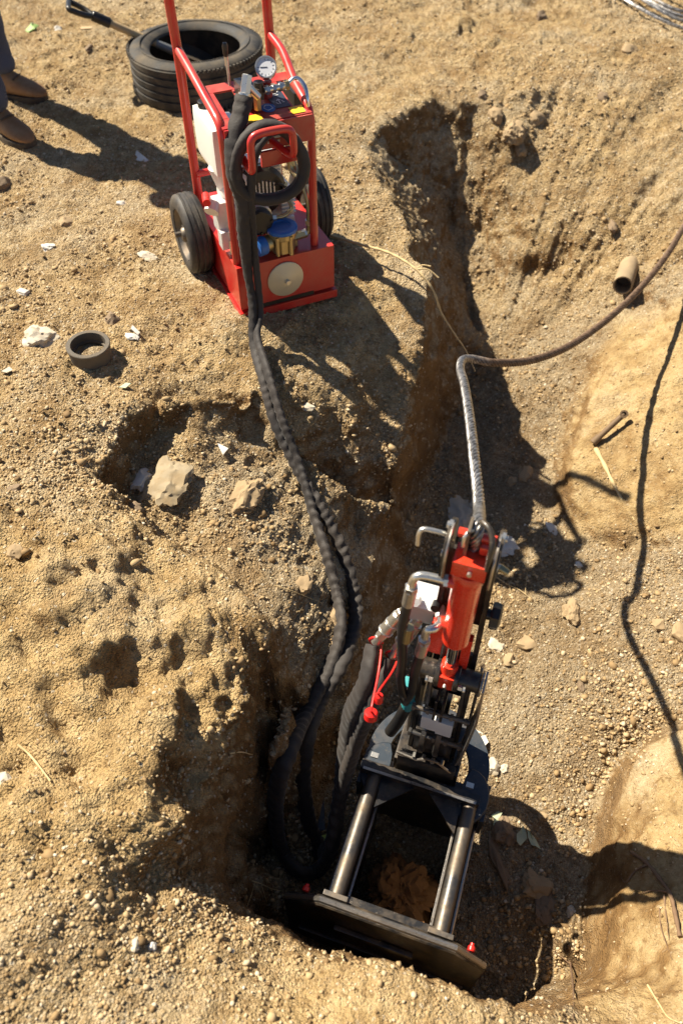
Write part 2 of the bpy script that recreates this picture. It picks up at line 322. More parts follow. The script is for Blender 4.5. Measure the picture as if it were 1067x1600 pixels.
def soil_material():
    m, nt, b = new_mat('soil')
    co = nt.nodes.new('ShaderNodeTexCoord').outputs['Object']
    a = nt.nodes.new('ShaderNodeAttribute'); a.attribute_name = 'soil'
    sep = nt.nodes.new('ShaderNodeSeparateColor'); nt.links.new(a.outputs['Color'], sep.inputs[0])
    clay, rgh, flo = sep.outputs[0], sep.outputs[1], sep.outputs[2]
    big = noise(nt, co, 2.3, 5, 0.6); mid = noise(nt, co, 11, 6, 0.65); fine = noise(nt, co, 90, 4, 0.7)
    v1 = voro(nt, co, 150); v2 = voro(nt, co, 290); v3 = voro(nt, co, 60)
    # gravelly soil: every crumb has its own tone
    vs = nt.nodes.new('ShaderNodeSeparateColor'); nt.links.new(v1.outputs['Color'], vs.inputs[0])
    vs2 = nt.nodes.new('ShaderNodeSeparateColor'); nt.links.new(v2.outputs['Color'], vs2.inputs[0])
    g1 = ramp(nt, vs.outputs[0], [(0.0, (.10, .058, .022)), (.28, (.31, .205, .095)), (.66, (.58, .435, .25)), (.92, (.72, .59, .40)), (1.0, (.82, .73, .56))])
    g2 = ramp(nt, vs2.outputs[1], [(0.0, (.15, .09, .035)), (.5, (.42, .295, .15)), (.9, (.60, .465, .275)), (1.0, (.74, .62, .43))])
    grav = mixc(nt, 0.5, g1, g2)
    loam = ramp(nt, mid.outputs[0], [(.32, (.20, .115, .042)), (.46, (.45, .30, .13)), (.66, (.64, .475, .25))])
    sel = ramp(nt, big.outputs[0], [(.40, 0.25), (.60, 0.85)])
    sel = math_n(nt, 'MULTIPLY', sel, math_n(nt, 'SUBTRACT', 1.0, math_n(nt, 'MULTIPLY', rgh, .6)))
    base = mixc(nt, sel, loam, grav)
    base = mixc(nt, math_n(nt, 'MULTIPLY', rgh, .35), base, (.54, .37, .165))
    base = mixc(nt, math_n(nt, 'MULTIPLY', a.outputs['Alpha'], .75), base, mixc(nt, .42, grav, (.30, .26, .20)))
    yell = ramp(nt, mid.outputs[0], [(.30, (.29, .18, .068)), (.46, (.44, .30, .13)), (.72, (.55, .405, .205))])
    base = mixc(nt, math_n(nt, 'MULTIPLY', clay, .85), base, yell)
    # moist brown patches; pit floor and cut faces also darkened to deepen their shade
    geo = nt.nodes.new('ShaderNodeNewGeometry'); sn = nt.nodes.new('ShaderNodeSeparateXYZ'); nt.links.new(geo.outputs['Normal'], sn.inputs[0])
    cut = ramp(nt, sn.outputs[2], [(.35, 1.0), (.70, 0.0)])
    pn = noise(nt, co, 5.0, 5, 0.7); patch = ramp(nt, pn.outputs[0], [(.50, 0.0), (.62, 1.0)])
    sc = noise(nt, co, 38, 5, .75); base = mixc(nt, ramp(nt, sc.outputs[0], [(.34, .75), (.46, 0.0)]), base, (.17, .095, .036)); base = mixc(nt, ramp(nt, big.outputs[0], [(.52, 0.0), (.66, .45)]), base, (.60, .49, .32))
    base = mixc(nt, math_n(nt, 'MULTIPLY', patch, .55), base, (.25, .145, .055))
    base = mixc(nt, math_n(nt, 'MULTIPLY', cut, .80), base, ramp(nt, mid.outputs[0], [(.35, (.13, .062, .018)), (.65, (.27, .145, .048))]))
    damp_shade = math_n(nt, 'MULTIPLY', flo, ramp(nt, pn.outputs[0], [(.35, .25), (.60, .75)]))  # moist floor tone, also painting deeper shade into the pit bottom
    base = mixc(nt, math_n(nt, 'MULTIPLY', damp_shade, .55), base, mixc(nt, 0.40, (.10, .065, .035), grav))
    # pale chips
    chip = math_n(nt, 'MULTIPLY', ramp(nt, vs.outputs[2], [(.982, 0.0), (.986, 1.0)]), math_n(nt, 'SUBTRACT', 1.0, clay))
    base = mixc(nt, math_n(nt, 'MULTIPLY', chip, .6), base, (.70, .63, .50))
    nt.links.new(base, b.inputs['Base Color']); b.inputs['Roughness'].default_value = 0.92; b.inputs['Specular IOR Level'].default_value = 0.2
    h1 = math_n(nt, 'MULTIPLY', math_n(nt, 'SUBTRACT', 1.0, v1.outputs['Distance']), math_n(nt, 'ADD', .3, math_n(nt, 'MULTIPLY', vs.outputs[1], .9)))
    h2 = math_n(nt, 'MULTIPLY', math_n(nt, 'SUBTRACT', 1.0, v2.outputs['Distance']), .45)
    hv = math_n(nt, 'ADD', h1, h2); hv = math_n(nt, 'MULTIPLY', hv, math_n(nt, 'SUBTRACT', 1.0, math_n(nt, 'MULTIPLY', clay, .85)))
    vf = noise(nt, co, 260, 3, .7); hv = math_n(nt, 'ADD', hv, math_n(nt, 'MULTIPLY', vf.outputs[0], .5)); hv = math_n(nt, 'ADD', hv, math_n(nt, 'MULTIPLY', fine.outputs[0], .9)); hv = math_n(nt, 'ADD', hv, math_n(nt, 'MULTIPLY', mid.outputs[0], 1.5))
    bp = nd(nt, 'ShaderNodeBump', i_Strength=1.0, i_Distance=0.010); nt.links.new(hv, bp.inputs['Height']); nt.links.new(bp.outputs[0], b.inputs['Normal'])
    return m
M = {}
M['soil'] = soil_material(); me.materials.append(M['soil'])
# the ground farther out
def far_ground():
    bm = bmesh.new(); ring_in = [(-2.7, -.5), (2.7, -.5), (2.7, 6.0), (-2.7, 6.0)]; S = 400
    ring_out = [(-S, -S), (S, -S), (S, S), (-S, S)]
    a = [bm.verts.new((x * .99, y if y < 0 else y - .05, -.03)) for x, y in ring_in]; b = [bm.verts.new((x, y, -.03)) for x, y in ring_out]
    for i in range(4): bm.faces.new((b[i], b[(i + 1) % 4], a[(i + 1) % 4], a[i]))
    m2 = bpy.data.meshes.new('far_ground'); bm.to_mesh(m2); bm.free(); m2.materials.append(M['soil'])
    o = bpy.data.objects.new('far_ground', m2); col.objects.link(o); tag(o, kind='structure')
far_ground()
# find where the line of sight through a photo point meets the real ground
bpy.context.view_layer.update()
def hit(px, py):
    ok, loc, nor, _ = ground.ray_cast(Vector((0, 0, CAM_H)), ray(px, py).normalized())
    return (loc, nor) if ok else (at(px, py, 0), Vector((0, 0, 1)))
def drop(x, y, z=2.0):
    ok, loc, nor, _ = ground.ray_cast(Vector((x, y, z)), Vector((0, 0, -1)))
    return (loc, nor) if ok else (Vector((x, y, 0)), Vector((0, 0, 1)))
# ---------------------------------------------------------------- mesh helpers: everything is given in world metres
def frame_of(d):
    d = d.normalized(); a = Vector((0, 0, 1)) if abs(d.z) < .9 else Vector((1, 0, 0))
    x = d.cross(a).normalized(); return x, d.cross(x).normalized()
def smooth_path(pts, step=0.01):
    P = [Vector(p) for p in pts]; P = [P[0] * 2 - P[1]] + P + [P[-1] * 2 - P[-2]]; out = []
    for i in range(1, len(P) - 2):
        a, b, c, d = P[i - 1:i + 3]; n = max(2, int((c - b).length / step))
        for k in range(n):
            t = k / n; out.append(0.5 * ((2 * b) + (c - a) * t + (2 * a - 5 * b + 4 * c - d) * t * t + (3 * b - a - 3 * c + d) * t ** 3))
    out.append(P[-2]); return out
class MB:
    def __init__(s): s.bm = bmesh.new()
    def quadring(s, rings, close=True, caps=True, loop=False):
        bm = s.bm; V = [[bm.verts.new(p) for p in r] for r in rings]; n = len(V[0])
        prs = list(zip(V[:-1], V[1:])) + ([(V[-1], V[0])] if loop else [])
        for A, B in prs:
            for i in range(n if close else n - 1):
                j = (i + 1) % n
                try: bm.faces.new((A[i], A[j], B[j], B[i]))
                except ValueError: pass
        if caps and not loop:
            for r, fl in ((V[0], True), (V[-1], False)):
                try: bm.faces.new(r[::-1] if fl else r)
                except ValueError: pass
        return s
    def box(s, c, half, ax=None, bev=0.0, taper=1.0):
        """ax = three unit vectors"""
        ax = ax or (Vector((1, 0, 0)), Vector((0, 1, 0)), Vector((0, 0, 1))); c = Vector(c)
        vs = []
        for k in (-1, 1):
            t = taper if k > 0 else 1.0
            for i, j in ((-1, -1), (1, -1), (1, 1), (-1, 1)):
                vs.append(s.bm.verts.new(c + ax[0] * (i * half[0] * t) + ax[1] * (j * half[1] * t) + ax[2] * (k * half[2])))
        F = [(0, 3, 2, 1), (4, 5, 6, 7), (0, 1, 5, 4), (1, 2, 6, 5), (2, 3, 7, 6), (3, 0, 4, 7)]
        fs = [s.bm.faces.new([vs[i] for i in f]) for f in F]
        if bev:
            es = list({e for f in fs for e in f.edges})
            bmesh.ops.bevel(s.bm, geom=es, offset=bev, segments=2, affect='EDGES', profile=0.7)
        return s
    def cyl(s, p0, p1, r0, r1=None, n=20, bev=0.0):
        p0, p1 = Vector(p0), Vector(p1); r1 = r0 if r1 is None else r1; x, y = frame_of(p1 - p0); d = (p1 - p0).normalized()
        prof = [(0, r0), (1, r1)]
        L = (p1 - p0).length
        if bev: prof = [(0, r0 - bev), (bev / L, r0), (1 - bev / L, r1), (1, r1 - bev)]
        return s.quadring([[p0 + (p1 - p0) * t + (x * math.cos(a) + y * math.sin(a)) * r for a in [6.28318 * k / n for k in range(n)]] for t, r in prof])
    def lathe(s, c, axis, prof, n=32, loop=False, caps=True, wob=None):
        """prof = (along axis, radius)"""
        c = Vector(c); axis = Vector(axis).normalized(); x, y = frame_of(axis)
        f = wob or (lambda a, t, r: r)
        return s.quadring([[c + axis * t + (x * math.cos(a) + y * math.sin(a)) * f(a, t, r) for a in [6.28318 * k / n for k in range(n)]] for t, r in prof], caps=caps, loop=loop)
    def tube(s, pts, r, n=10, smooth=True, step=0.01, rf=None, flat=1.0, up=None):
        P = smooth_path(pts, step) if smooth else [Vector(p) for p in pts]; rings = []; x = None; dist = 0
        for i, p in enumerate(P):
            d = (P[min(i + 1, len(P) - 1)] - P[max(i - 1, 0)]).normalized()
            if x is None: x = frame_of(d)[0]
            if up is not None: x = d.cross(Vector(up)).normalized()
            else: x = (x - d * x.dot(d)).normalized()
            y = d.cross(x)
            if i: dist += (p - P[i - 1]).length
            t = i / (len(P) - 1)
            rr = []
            for k in range(n):
                a = 6.28318 * k / n; q = r * (rf(t, a, dist) if rf else 1.0)
                rr.append(p + x * (math.cos(a) * q) + y * (math.sin(a) * q * flat))
            rings.append(rr)
        return s.quadring(rings)
    def prism(s, pts, vec, bev=0.0):
        """flat outline (world points) pushed along vec"""
        vec = Vector(vec); A = [s.bm.verts.new(Vector(p)) for p in pts]; B = [s.bm.verts.new(Vector(p) + vec) for p in pts]; n = len(A)
        fs = [s.bm.faces.new(A[::-1]), s.bm.faces.new(B)] + [s.bm.faces.new((A[i], A[(i + 1) % n], B[(i + 1) % n], B[i])) for i in range(n)]
        if bev:
            es = list({e for f in fs[:2] for e in f.edges})
            bmesh.ops.bevel(s.bm, geom=es, offset=bev, segments=1, affect='EDGES')
        return s
    def ico(s, c, r, sub=2, sc=(1, 1, 1)):
        g = bmesh.ops.create_icosphere(s.bm, subdivisions=sub, radius=r)
        for v in g['verts']: v.co = Vector((v.co.x * sc[0], v.co.y * sc[1], v.co.z * sc[2])) + Vector(c)
        return s
    def build(s, name, mat, root=None, ang=35, kind=None):
        bm = s.bm; bmesh.ops.recalc_face_normals(bm, faces=bm.faces)
        me = bpy.data.meshes.new(name)
        if root is not None:
            org = root_world(root); inv = org.inverted(); bm.transform(inv)
        else:
            c = sum((v.co for v in bm.verts), Vector()) / max(1, len(bm.verts)); zmin = min(v.co.z for v in bm.verts)
            c = Vector((c.x, c.y, zmin)); bm.transform(Matrix.Translation(-c))
        bm.to_mesh(me); bm.free(); me.materials.append(M[mat] if isinstance(mat, str) else mat)
        me.polygons.foreach_set('use_smooth', [True] * len(me.polygons)); me.set_sharp_from_angle(angle=R(ang)); me.update()
        o = bpy.data.objects.new(name, me); col.objects.link(o)
        wn_ = o.modifiers.new('normals', 'WEIGHTED_NORMAL'); wn_.keep_sharp = True; wn_.weight = 60
        if root is not None: o.parent = root
        else: o.location = c
        if kind: o['kind'] = kind
        return o
def root_world(o):
    m = Matrix.LocRotScale(o.location, o.rotation_euler, o.scale)
    return root_world(o.parent) @ m if o.parent else m
def rock_bm(c, size, seed, sub=3, ang=0.35, q=None, rough=0.18):
    """angular stone: an icosphere cut by random planes, then roughened"""
    r = random.Random(seed); mb = MB(); g = bmesh.ops.create_icosphere(mb.bm, subdivisions=sub, radius=1.0)
    planes = [(Vector((r.gauss(0, 1), r.gauss(0, 1), r.gauss(0, 1))).normalized(), r.uniform(.5, .86)) for _ in range(9)]
    q = q or Quaternion((0, 0, 1), r.uniform(0, 6.28)); off = r.uniform(0, 50)
    from mathutils import noise as mn
    for v in g['verts']:
        p = v.co.copy()
        for n_, d_ in planes:
            k = p.dot(n_)
            if k > d_: p -= n_ * (k - d_) * .92
        p *= 1 + rough * .22 * mn.noise(p * 15 + Vector((off, off, 0)))
        p *= 1 + rough * mn.noise(p * 2.2 + Vector((off, 0, 0))) + rough * .45 * mn.noise(p * 6 + Vector((0, off, 0)))
        v.co = q @ Vector((p.x * size[0], p.y * size[1], p.z * size[2])) + Vector(c)
    return mb
RED = (.55, .016, .012)
M['red'] = simple('red_paint', RED, .34, 0, .28, coat=.5, bscale=300, dscale=9)
M['red_panel'] = simple('red_paint_dusty', (.46, .014, .014), .40, 0, .4, coat=.35, bscale=300, dscale=9)
M['ram_red'] = simple('bright_red_paint', (.78, .040, .014), .26, 0, .10, coat=.6, bscale=300, dscale=9)
M['red_plastic'] = simple('red_plastic', (.75, .02, .015), .35, 0, .08)
M['black_steel'] = simple('black_painted_steel', (.010, .010, .011), .36, 0, .32, coat=.2, bscale=120, wear=(.12, .10, .08), dscale=18)
M['worn_steel'] = simple('worn_steel', (.42, .39, .35), .30, .9, .30, wear=(.10, .08, .06), bscale=160, bump=.15)
M['dark_steel'] = simple('dark_bare_steel', (.11, .105, .10), .40, .75, .6, bscale=120, wear=(.06, .05, .045), bump=.1)
M['chrome'] = simple('polished_rod', (.75, .75, .76), .12, 1, .06)
M['zinc'] = simple('zinc_fitting', (.68, .66, .60), .30, .9, .12, bscale=200)
M['alu'] = simple('cast_aluminium', (.74, .73, .70), .42, .45, .18, bump=.3, bscale=150)
M['white_paint'] = simple('white_block', (.85, .84, .80), .4, .1, .05)
M['brass'] = simple('dull_brass', (.50, .40, .20), .35, .8, .2)
M['olive_tube'] = simple('passivated_tube', (.42, .36, .20), .32, .85, .1)
M['champagne'] = simple('champagne_cap', (.66, .57, .38), .45, .25, .12)
M['blue'] = simple('blue_cap', (.015, .14, .48), .42, 0, .15, bscale=120)
M['blue_grey'] = simple('blue_grey_steel', (.035, .048, .065), .48, .4, .25, wear=(.16, .13, .10))
M['rubber'] = simple('hose_rubber', (.012, .012, .013), .42, 0, .10, spec=.5)
M['black_plastic'] = simple('black_plastic', (.010, .010, .010), .38, 0, .08)
M['tyre'] = simple('old_tyre_rubber', (.024, .022, .020), .72, 0, .75, dirt_col=(.20, .16, .11), dscale=9, bump=.5, bscale=240)
M['wheel_tyre'] = simple('wheel_rubber', (.024, .022, .021), .60, 0, .38, dirt_col=(.24, .19, .13), dscale=12, bump=.3, bscale=200)
M['white_plastic'] = simple('white_plastic', (.78, .75, .68), .40, 0, .10)
M['teal'] = simple('teal_tape', (.03, .28, .30), .4, 0, .1)
M['yellow'] = simple('yellow_sticker', (.85, .55, .02), .45, 0, .1)
M['sticker_dark'] = simple('dark_sticker', (.03, .045, .07), .35, 0, .1)
M['sticker_blue'] = simple('blue_sticker', (.03, .16, .42), .35, 0, .1)
M['white_print'] = simple('white_print', (.80, .80, .78), .5, 0, .05)
M['grey_print'] = simple('silver_print', (.55, .55, .53), .4, .3, .1)
M['orange'] = simple('orange_plastic', (.80, .12, .015), .4, 0, .1)
M['gauge_face'] = simple('gauge_face', (.70, .70, .72), .25, 0, .03, coat=.8)
M['leather'] = simple('boot_leather', (.24, .12, .045), .65, 0, .45, dirt_col=(.42, .32, .2), bump=.3)
M['sole'] = simple('boot_sole', (.03, .025, .02), .7, 0, .4)
M['skin'] = simple('skin', (.45, .26, .17), .55, 0, .05)
M['hair'] = simple('hair', (.03, .02, .012), .6, 0, 0)
M['shirt'] = simple('dark_shirt', (.03, .035, .05), .85, 0, .1)
M['wood'] = simple('wooden_shaft', (.46, .33, .17), .55, 0, .3, dscale=30, var=.25)
M['pipe_clay'] = simple('dusty_pipe', (.30, .22, .13), .80, 0, .8, dirt_col=(.42, .31, .17), bump=.5)
M['rust_pipe'] = simple('rusty_pipe', (.17, .11, .06), .7, .2, .4, bump=.6, bscale=180)
M['ring_iron'] = simple('cast_ring', (.10, .085, .065), .7, .2, .35, bump=.6, bscale=180)
M['root'] = simple('pale_root', (.62, .46, .23), .8, 0, .15, dscale=30, var=.2)
M['root_dark'] = simple('dark_root', (.17, .10, .055), .85, 0, .2, dscale=30, var=.2)
M['stone_pale'] = simple('pale_stone', (.52, .46, .36), .8, 0, .75, dirt_col=(.46, .36, .22), bump=.8, bscale=60, dscale=12)
M['stone_white'] = simple('white_stone', (.66, .63, .56), .75, 0, .5, bump=.5, bscale=70)
M['stone_slab'] = simple('slab_stone', (.34, .27, .17), .8, 0, .9, dirt_col=(.24, .155, .07), bump=1, bscale=40, dscale=16, var=.3)
M['stone_brown'] = simple('brown_stone', (.34, .24, .13), .85, 0, .5, bump=.9, bscale=60)
M['stone_dark'] = simple('dark_stone', (.20, .14, .085), .85, 0, .4, bump=.9, bscale=60)
M['clod'] = simple('earth_clod', (.26, .115, .035), .9, 0, .5, dirt_col=(.10, .05, .02), bump=1, bscale=70)
M['leaf'] = simple('pale_leaf', (.46, .50, .32), .6, 0, .1, dscale=40)
M['leaf_green'] = simple('green_leaf', (.28, .42, .12), .6, 0, .1, dscale=40)
M['label_yg'] = simple('yellow_green_label', (.55, .60, .08), .5, 0, .2)
def denim():
    m, nt, b = new_mat('denim'); co = nt.nodes.new('ShaderNodeTexCoord').outputs['Object']
    n = noise(nt, co, 9, 5, .6); w = nd(nt, 'ShaderNodeTexWave', i_Scale=220.0); nt.links.new(co, w.inputs['Vector'])
    c = ramp(nt, n.outputs[0], [(.3, (.004, .010, .030)), (.7, (.012, .032, .095))]); nt.links.new(mixc(nt, .12, c, w.outputs['Color']), b.inputs['Base Color'])
    b.inputs['Roughness'].default_value = .9; return m
M['denim'] = denim()
def fabric():
    m, nt, b = new_mat('hose_sleeve'); co = nt.nodes.new('ShaderNodeTexCoord').outputs['Object']
    n = noise(nt, co, 7, 5, .6); f = noise(nt, co, 420, 2)
    c = ramp(nt, n.outputs[0], [(.3, (.016, .013, .012)), (.7, (.044, .034, .027))]); nt.links.new(c, b.inputs['Base Color'])
    b.inputs['Roughness'].default_value = .72; b.inputs['Sheen Weight'].default_value = .12; b.inputs['Sheen Roughness'].default_value = .4
    n2 = noise(nt, co, 28, 4, .6)
    bp = nd(nt, 'ShaderNodeBump', i_Strength=.5, i_Distance=.006); nt.links.new(math_n(nt, 'ADD', n2.outputs[0], math_n(nt, 'MULTIPLY', f.outputs[0], .15)), bp.inputs['Height']); nt.links.new(bp.outputs[0], b.inputs['Normal'])
    return m
M['sleeve'] = fabric()
M['cable_old'] = simple('steel_rope', (.30, .26, .23), .38, .75, .25, wear=(.40, .36, .32), dirt_col=(.16, .10, .06))
def rope_mat():
    m, nt, b = new_mat('rope_steel'); co = nt.nodes.new('ShaderNodeTexCoord').outputs['Object']; a = nt.nodes.new('ShaderNodeAttribute'); a.attribute_name = 'rust'
    n = noise(nt, co, 60, 4, .7); st_ = ramp(nt, n.outputs[0], [(.35, (.10, .095, .09)), (.65, (.48, .46, .44))]); ru = ramp(nt, n.outputs[0], [(.35, (.07, .038, .02)), (.65, (.20, .125, .075))])
    nt.links.new(mixc(nt, a.outputs['Fac'], st_, ru), b.inputs['Base Color']); nt.links.new(math_n(nt, 'SUBTRACT', .8, math_n(nt, 'MULTIPLY', a.outputs['Fac'], .7)), b.inputs['Metallic'])
    nt.links.new(math_n(nt, 'ADD', .38, math_n(nt, 'MULTIPLY', a.outputs['Fac'], .3)), b.inputs['Roughness']); return m
M['cable'] = rope_mat()
# ---------------------------------------------------------------- pulling rig standing in the pit
TH = R(-18.5); MO = Vector((.1175, .512, -.86)); MU = Vector((math.cos(TH), math.sin(TH), 0)); MV = Vector((-math.sin(TH), math.cos(TH), 0)); MW = Vector((0, 0, 1))
def L(u, v, w): return MO + MU * u + MV * v + MW * w
MAX = (MU, MV, MW)
rig = empty('pipe_pulling_rig', MO, 'black hydraulic pipe pulling rig with red ram, standing in the pit', 'pulling machine')
def mpart(name, mat): 
    mb = MB(); mb._n = name; mb._m = mat; return mb
def fin(mb, root=None): return mb.build(mb._n, mb._m, rig if root is None else root)
# resistance plate: an upright plate with cut corners, a lifting slot and ribs
pl = mpart('thrust_plate', 'black_steel')
out = [(-.255, .05), (-.255, .33), (-.16, .415), (.17, .415), (.245, .35), (.245, .05), (.17, .0), (-.17, .0)]
pl.prism([L(u, -.062, w) for u, w in out], MV * .026, .004)
pl.box(L(-.02, -.069, .28), (.10, .006, .012), MAX, .003)
pl.box(L(0, -.066, .12), (.22, .004, .02), MAX, .002)
plate = fin(pl)
fin(mpart('plate_rim', 'worn_steel').tube([L(-.250, -.049, .335), L(-.16, -.049, .4165), L(.17, -.049, .4165), L(.243, -.049, .352)], .0075, smooth=False, n=8), plate)
fl = mpart('flange', 'black_steel'); fl.box(L(.01, -.022, .372), (.11, .010, .012), MAX, .003); fin(fl)
for u in (-.205, .205):
    b = mpart('bolt', 'red_plastic'); b.cyl(L(u, -.036, .378), L(u, -.024, .378), .009, n=12, bev=.002); b.cyl(L(u, -.026, .378), L(u, -.018, .378), .005); fin(b)
# upper and lower side rails
for s in (-1, 1):
    r_ = mpart('side_rail', 'dark_steel'); r_.cyl(L(.128 * s, -.036, .395), L(.128 * s, .31, .395), .0180, n=24); r_.box(L(.128 * s, -.032, .395), (.03, .006, .03), MAX, .002); rl = fin(r_)
    r_ = mpart('side_rail', 'dark_steel'); r_.cyl(L(.150 * s, -.036, .07), L(.150 * s, .31, .07), .016, n=16); fin(r_)
    r_ = mpart('inner_bar', 'worn_steel'); r_.box(L(.104 * s, .12, .33), (.003, .14, .008), MAX, .001); fin(r_)
    r_ = mpart('tie_rod', 'worn_steel'); r_.cyl(L(.155 * s, -.036, .30), L(.155 * s, .31, .30), .006, n=10); r_.cyl(L(.155 * s, -.036, .30), L(.155 * s, -.02, .30), .012, n=6); fin(r_)
    sp_ = mpart('shading_panel', 'black_steel'); sp_.prism([L(.112 * s, .29, .0), L(.112 * s, .29, .372), L(.112 * s, -.034, .372), L(.112 * s, -.034, .0)], MU * (.006 * s)); fin(sp_)  # full-height sheet added to block the sun and darken the frame inside
cb = mpart('cross_bar', 'black_steel'); cb.box(L(-.01, .298, .402), (.158, .013, .024), MAX, .003); cbo = fin(cb)
ce = mpart('worn_edge', 'worn_steel'); ce.box(L(-.01, .2865, .4265), (.150, .0035, .0015), MAX); fin(ce, cbo)
for s in (-1, 1):
    g = mpart('gusset', 'black_steel'); g.prism([L(.105 * s, .285, .40), L(.105 * s, .205, .40), L(.02 * s, .285, .40)], MW * -.008); fin(g)
fp = mpart('front_plate', 'black_steel'); fp.box(L(0, .335, .19), (.12, .012, .19), MAX, .004); fin(fp)
# turntable ring round the foot of the tower
def annulus(mb, c, r0, r1, h, a0=0, a1=360, n=40, ax=(MU, MV)):
    full = (a1 - a0) >= 360; A = [R(a0 + (a1 - a0) * k / n) for k in range(n if full else n + 1)]
    mb.quadring([[c + (ax[0] * math.cos(a) + ax[1] * math.sin(a)) * r0, c + (ax[0] * math.cos(a) + ax[1] * math.sin(a)) * r1,
                  c + (ax[0] * math.cos(a) + ax[1] * math.sin(a)) * r1 + MW * h, c + (ax[0] * math.cos(a) + ax[1] * math.sin(a)) * r0 + MW * h] for a in A], loop=full)
    return mb
rg = mpart('turntable_ring', 'blue_grey'); annulus(rg, L(-.005, .385, .35), .110, .165, .016, -28, 208); fin(rg)
for s in (-1, 1):
    lb = mpart('corner_lobe', 'blue_grey')
    pts = [L(s * .115 + s * .058 * math.cos(a) * (1 if math.cos(a) > 0 else .3), .315 + .075 * math.sin(a), .374) for a in [6.283 * k / 20 for k in range(20)]]
    lb.prism(pts, MW * .018, .003); lb.box(L(s * .165, .315, .33), (.006, .05, .045), MAX, .002); fin(lb)
fp2 = mpart('foot_block', 'black_steel'); fp2.box(L(-.005, .40, .40), (.085, .07, .045), MAX, .006); fp2.box(L(-.005, .34, .455), (.07, .01, .02), MAX, .003); fp2.box(L(-.005, .328, .40), (.075, .008, .09), MAX, .003); fin(fp2)
lip = mpart('foot_edge', 'worn_steel'); lip.tube([L(-.085, .327, .492), L(-.03, .322, .492), L(-.005, .322, .515), L(.02, .322, .515), L(.045, .322, .492), L(.06, .322, .48)], .0035, n=6, smooth=False); fin(lip)
for s, m_ in ((-.14, 'zinc'), (.115, 'zinc')):
    b = mpart('tab', m_); b.box(L(s, .325, .432), (.010, .007, .003), MAX, .001); fin(b)
# ---- tower
tv = .386
L0 = L
def L(u, v, w):
    k = .86 if w < .80 else .66 if w > 1.0 else .86 - .20 * (w - .80) / .20
    return L0(u * k if u > -.1 else u + .023, v, w)
def side_plate(s):
    """long upright cheek with a rounded head"""
    mb = mpart('tower_cheek', 'black_steel'); u = .060 * s - .004
    prof = [(tv - .012, .44), (tv + .085, .44), (tv + .085, .95), (tv + .060, 1.05), (tv + .060, 1.30)]
    prof += [(tv + .012 + .048 * math.cos(R(a)), 1.295 + .048 * math.sin(R(a))) for a in range(0, 181, 20)]
    prof += [(tv - .036, 1.25), (tv + .028, 1.18), (tv + .028, .90), (tv - .012, .82)]
    mb.prism([L(u, a, b) for a, b in prof], MU * (.011 * s), .0015); o = fin(mb)
    e = mpart('worn_edge', 'worn_steel'); e.tube([L(u + .0055 * s, tv - .038 + .001, 1.25)] + [L(u + .0055 * s, tv + .012 + .050 * math.cos(R(a)), 1.295 + .0485 * math.sin(R(a))) for a in range(180, 60, -20)], .0026, n=6, smooth=False)
    fin(e, o)
for s in (-1, 1): side_plate(s)
# lower jaws and links with worn silver edges
for k, (u, w0, w1, v0, v1) in enumerate([(-.100, .50, .80, tv + .0, tv + .03), (-.045, .46, .80, tv - .035, tv + .01), (.045, .46, .80, tv - .035, tv + .01), (.082, .47, .83, tv - .035, tv + .02)]):
    lk = mpart('link_bar', 'worn_steel')
    n0 = .012 if k != 3 else .009
    lk.prism([L(u, v0, w0), L(u, v0 + .012, w0 - .02), L(u, v0 + .05, w0), L(u, v1 + .04, w1), L(u, v1 + .016, w1 + .022), L(u, v1 - .014, w1)], MU * n0 * .75, .0015); fin(lk)
# arc-shaped cheek on the right, bright steel
ar = mpart('arc_cheek', 'worn_steel')
pt = [(.105 - .030 * k / 8.0, tv - .052 + .03 * math.sin(k / 8 * 3.14) * -1, .90 - .40 * k / 8.0) for k in range(9)]
for a, b in zip(pt[:-1], pt[1:]): pass
ar.quadring([[L(u, v, w), L(u + .006, v, w), L(u + .006, v + .055 + .03 * math.sin(i / 8 * 3.14), w), L(u, v + .055 + .03 * math.sin(i / 8 * 3.14), w)] for i, (u, v, w) in enumerate(pt)])
fin(ar)
wb = mpart('jaw_block', 'white_paint'); wb.box(L(-.022, tv - .030, .665), (.0195, .014, .030), MAX, .003); fin(wb)
wb = mpart('jaw_block', 'white_paint'); wb.box(L(.022, tv - .030, .658), (.0195, .014, .032), MAX, .003); fin(wb)
sh = mpart('sheave', 'dark_steel'); sh.lathe(L(-.012, tv + .02, .56), MU, [(-.022, .02), (-.022, .085), (-.010, .085), (-.004, .07), (.010, .07), (.016, .085), (.028, .085), (.028, .02)], 32); fin(sh)
for u in (-.012, .008):
    ps = mpart('inner_plate', 'black_steel'); ps.box(L(u, tv - .03, .75), (.003, .02, .045), MAX); fin(ps)
bp_ = mpart('base_plate', 'black_steel'); bp_.box(L(0, tv - .038, .56), (.048, .004, .06), MAX, .002); fin(bp_)
for w_, r_ in ((.60, .007), (.735, .006)):
    pn = mpart('cross_pin', 'dark_steel'); pn.cyl(L(-.075, tv - .045, w_), L(.085, tv - .045, w_), r_, n=12)
    for u in (-.07, -.03, .0, .035, .075): pn.cyl(L(u - .004, tv - .045, w_), L(u + .004, tv - .045, w_), r_ + .004, n=6)
    fin(pn)
for k in range(4):
    bo = mpart('bolt', 'zinc'); bo.cyl(L(-.045 + .028 * k, tv - .05, .50 + .004 * (k % 2)), L(-.045 + .028 * k, tv - .064, .50 + .004 * (k % 2)), .0048, n=6); fin(bo)
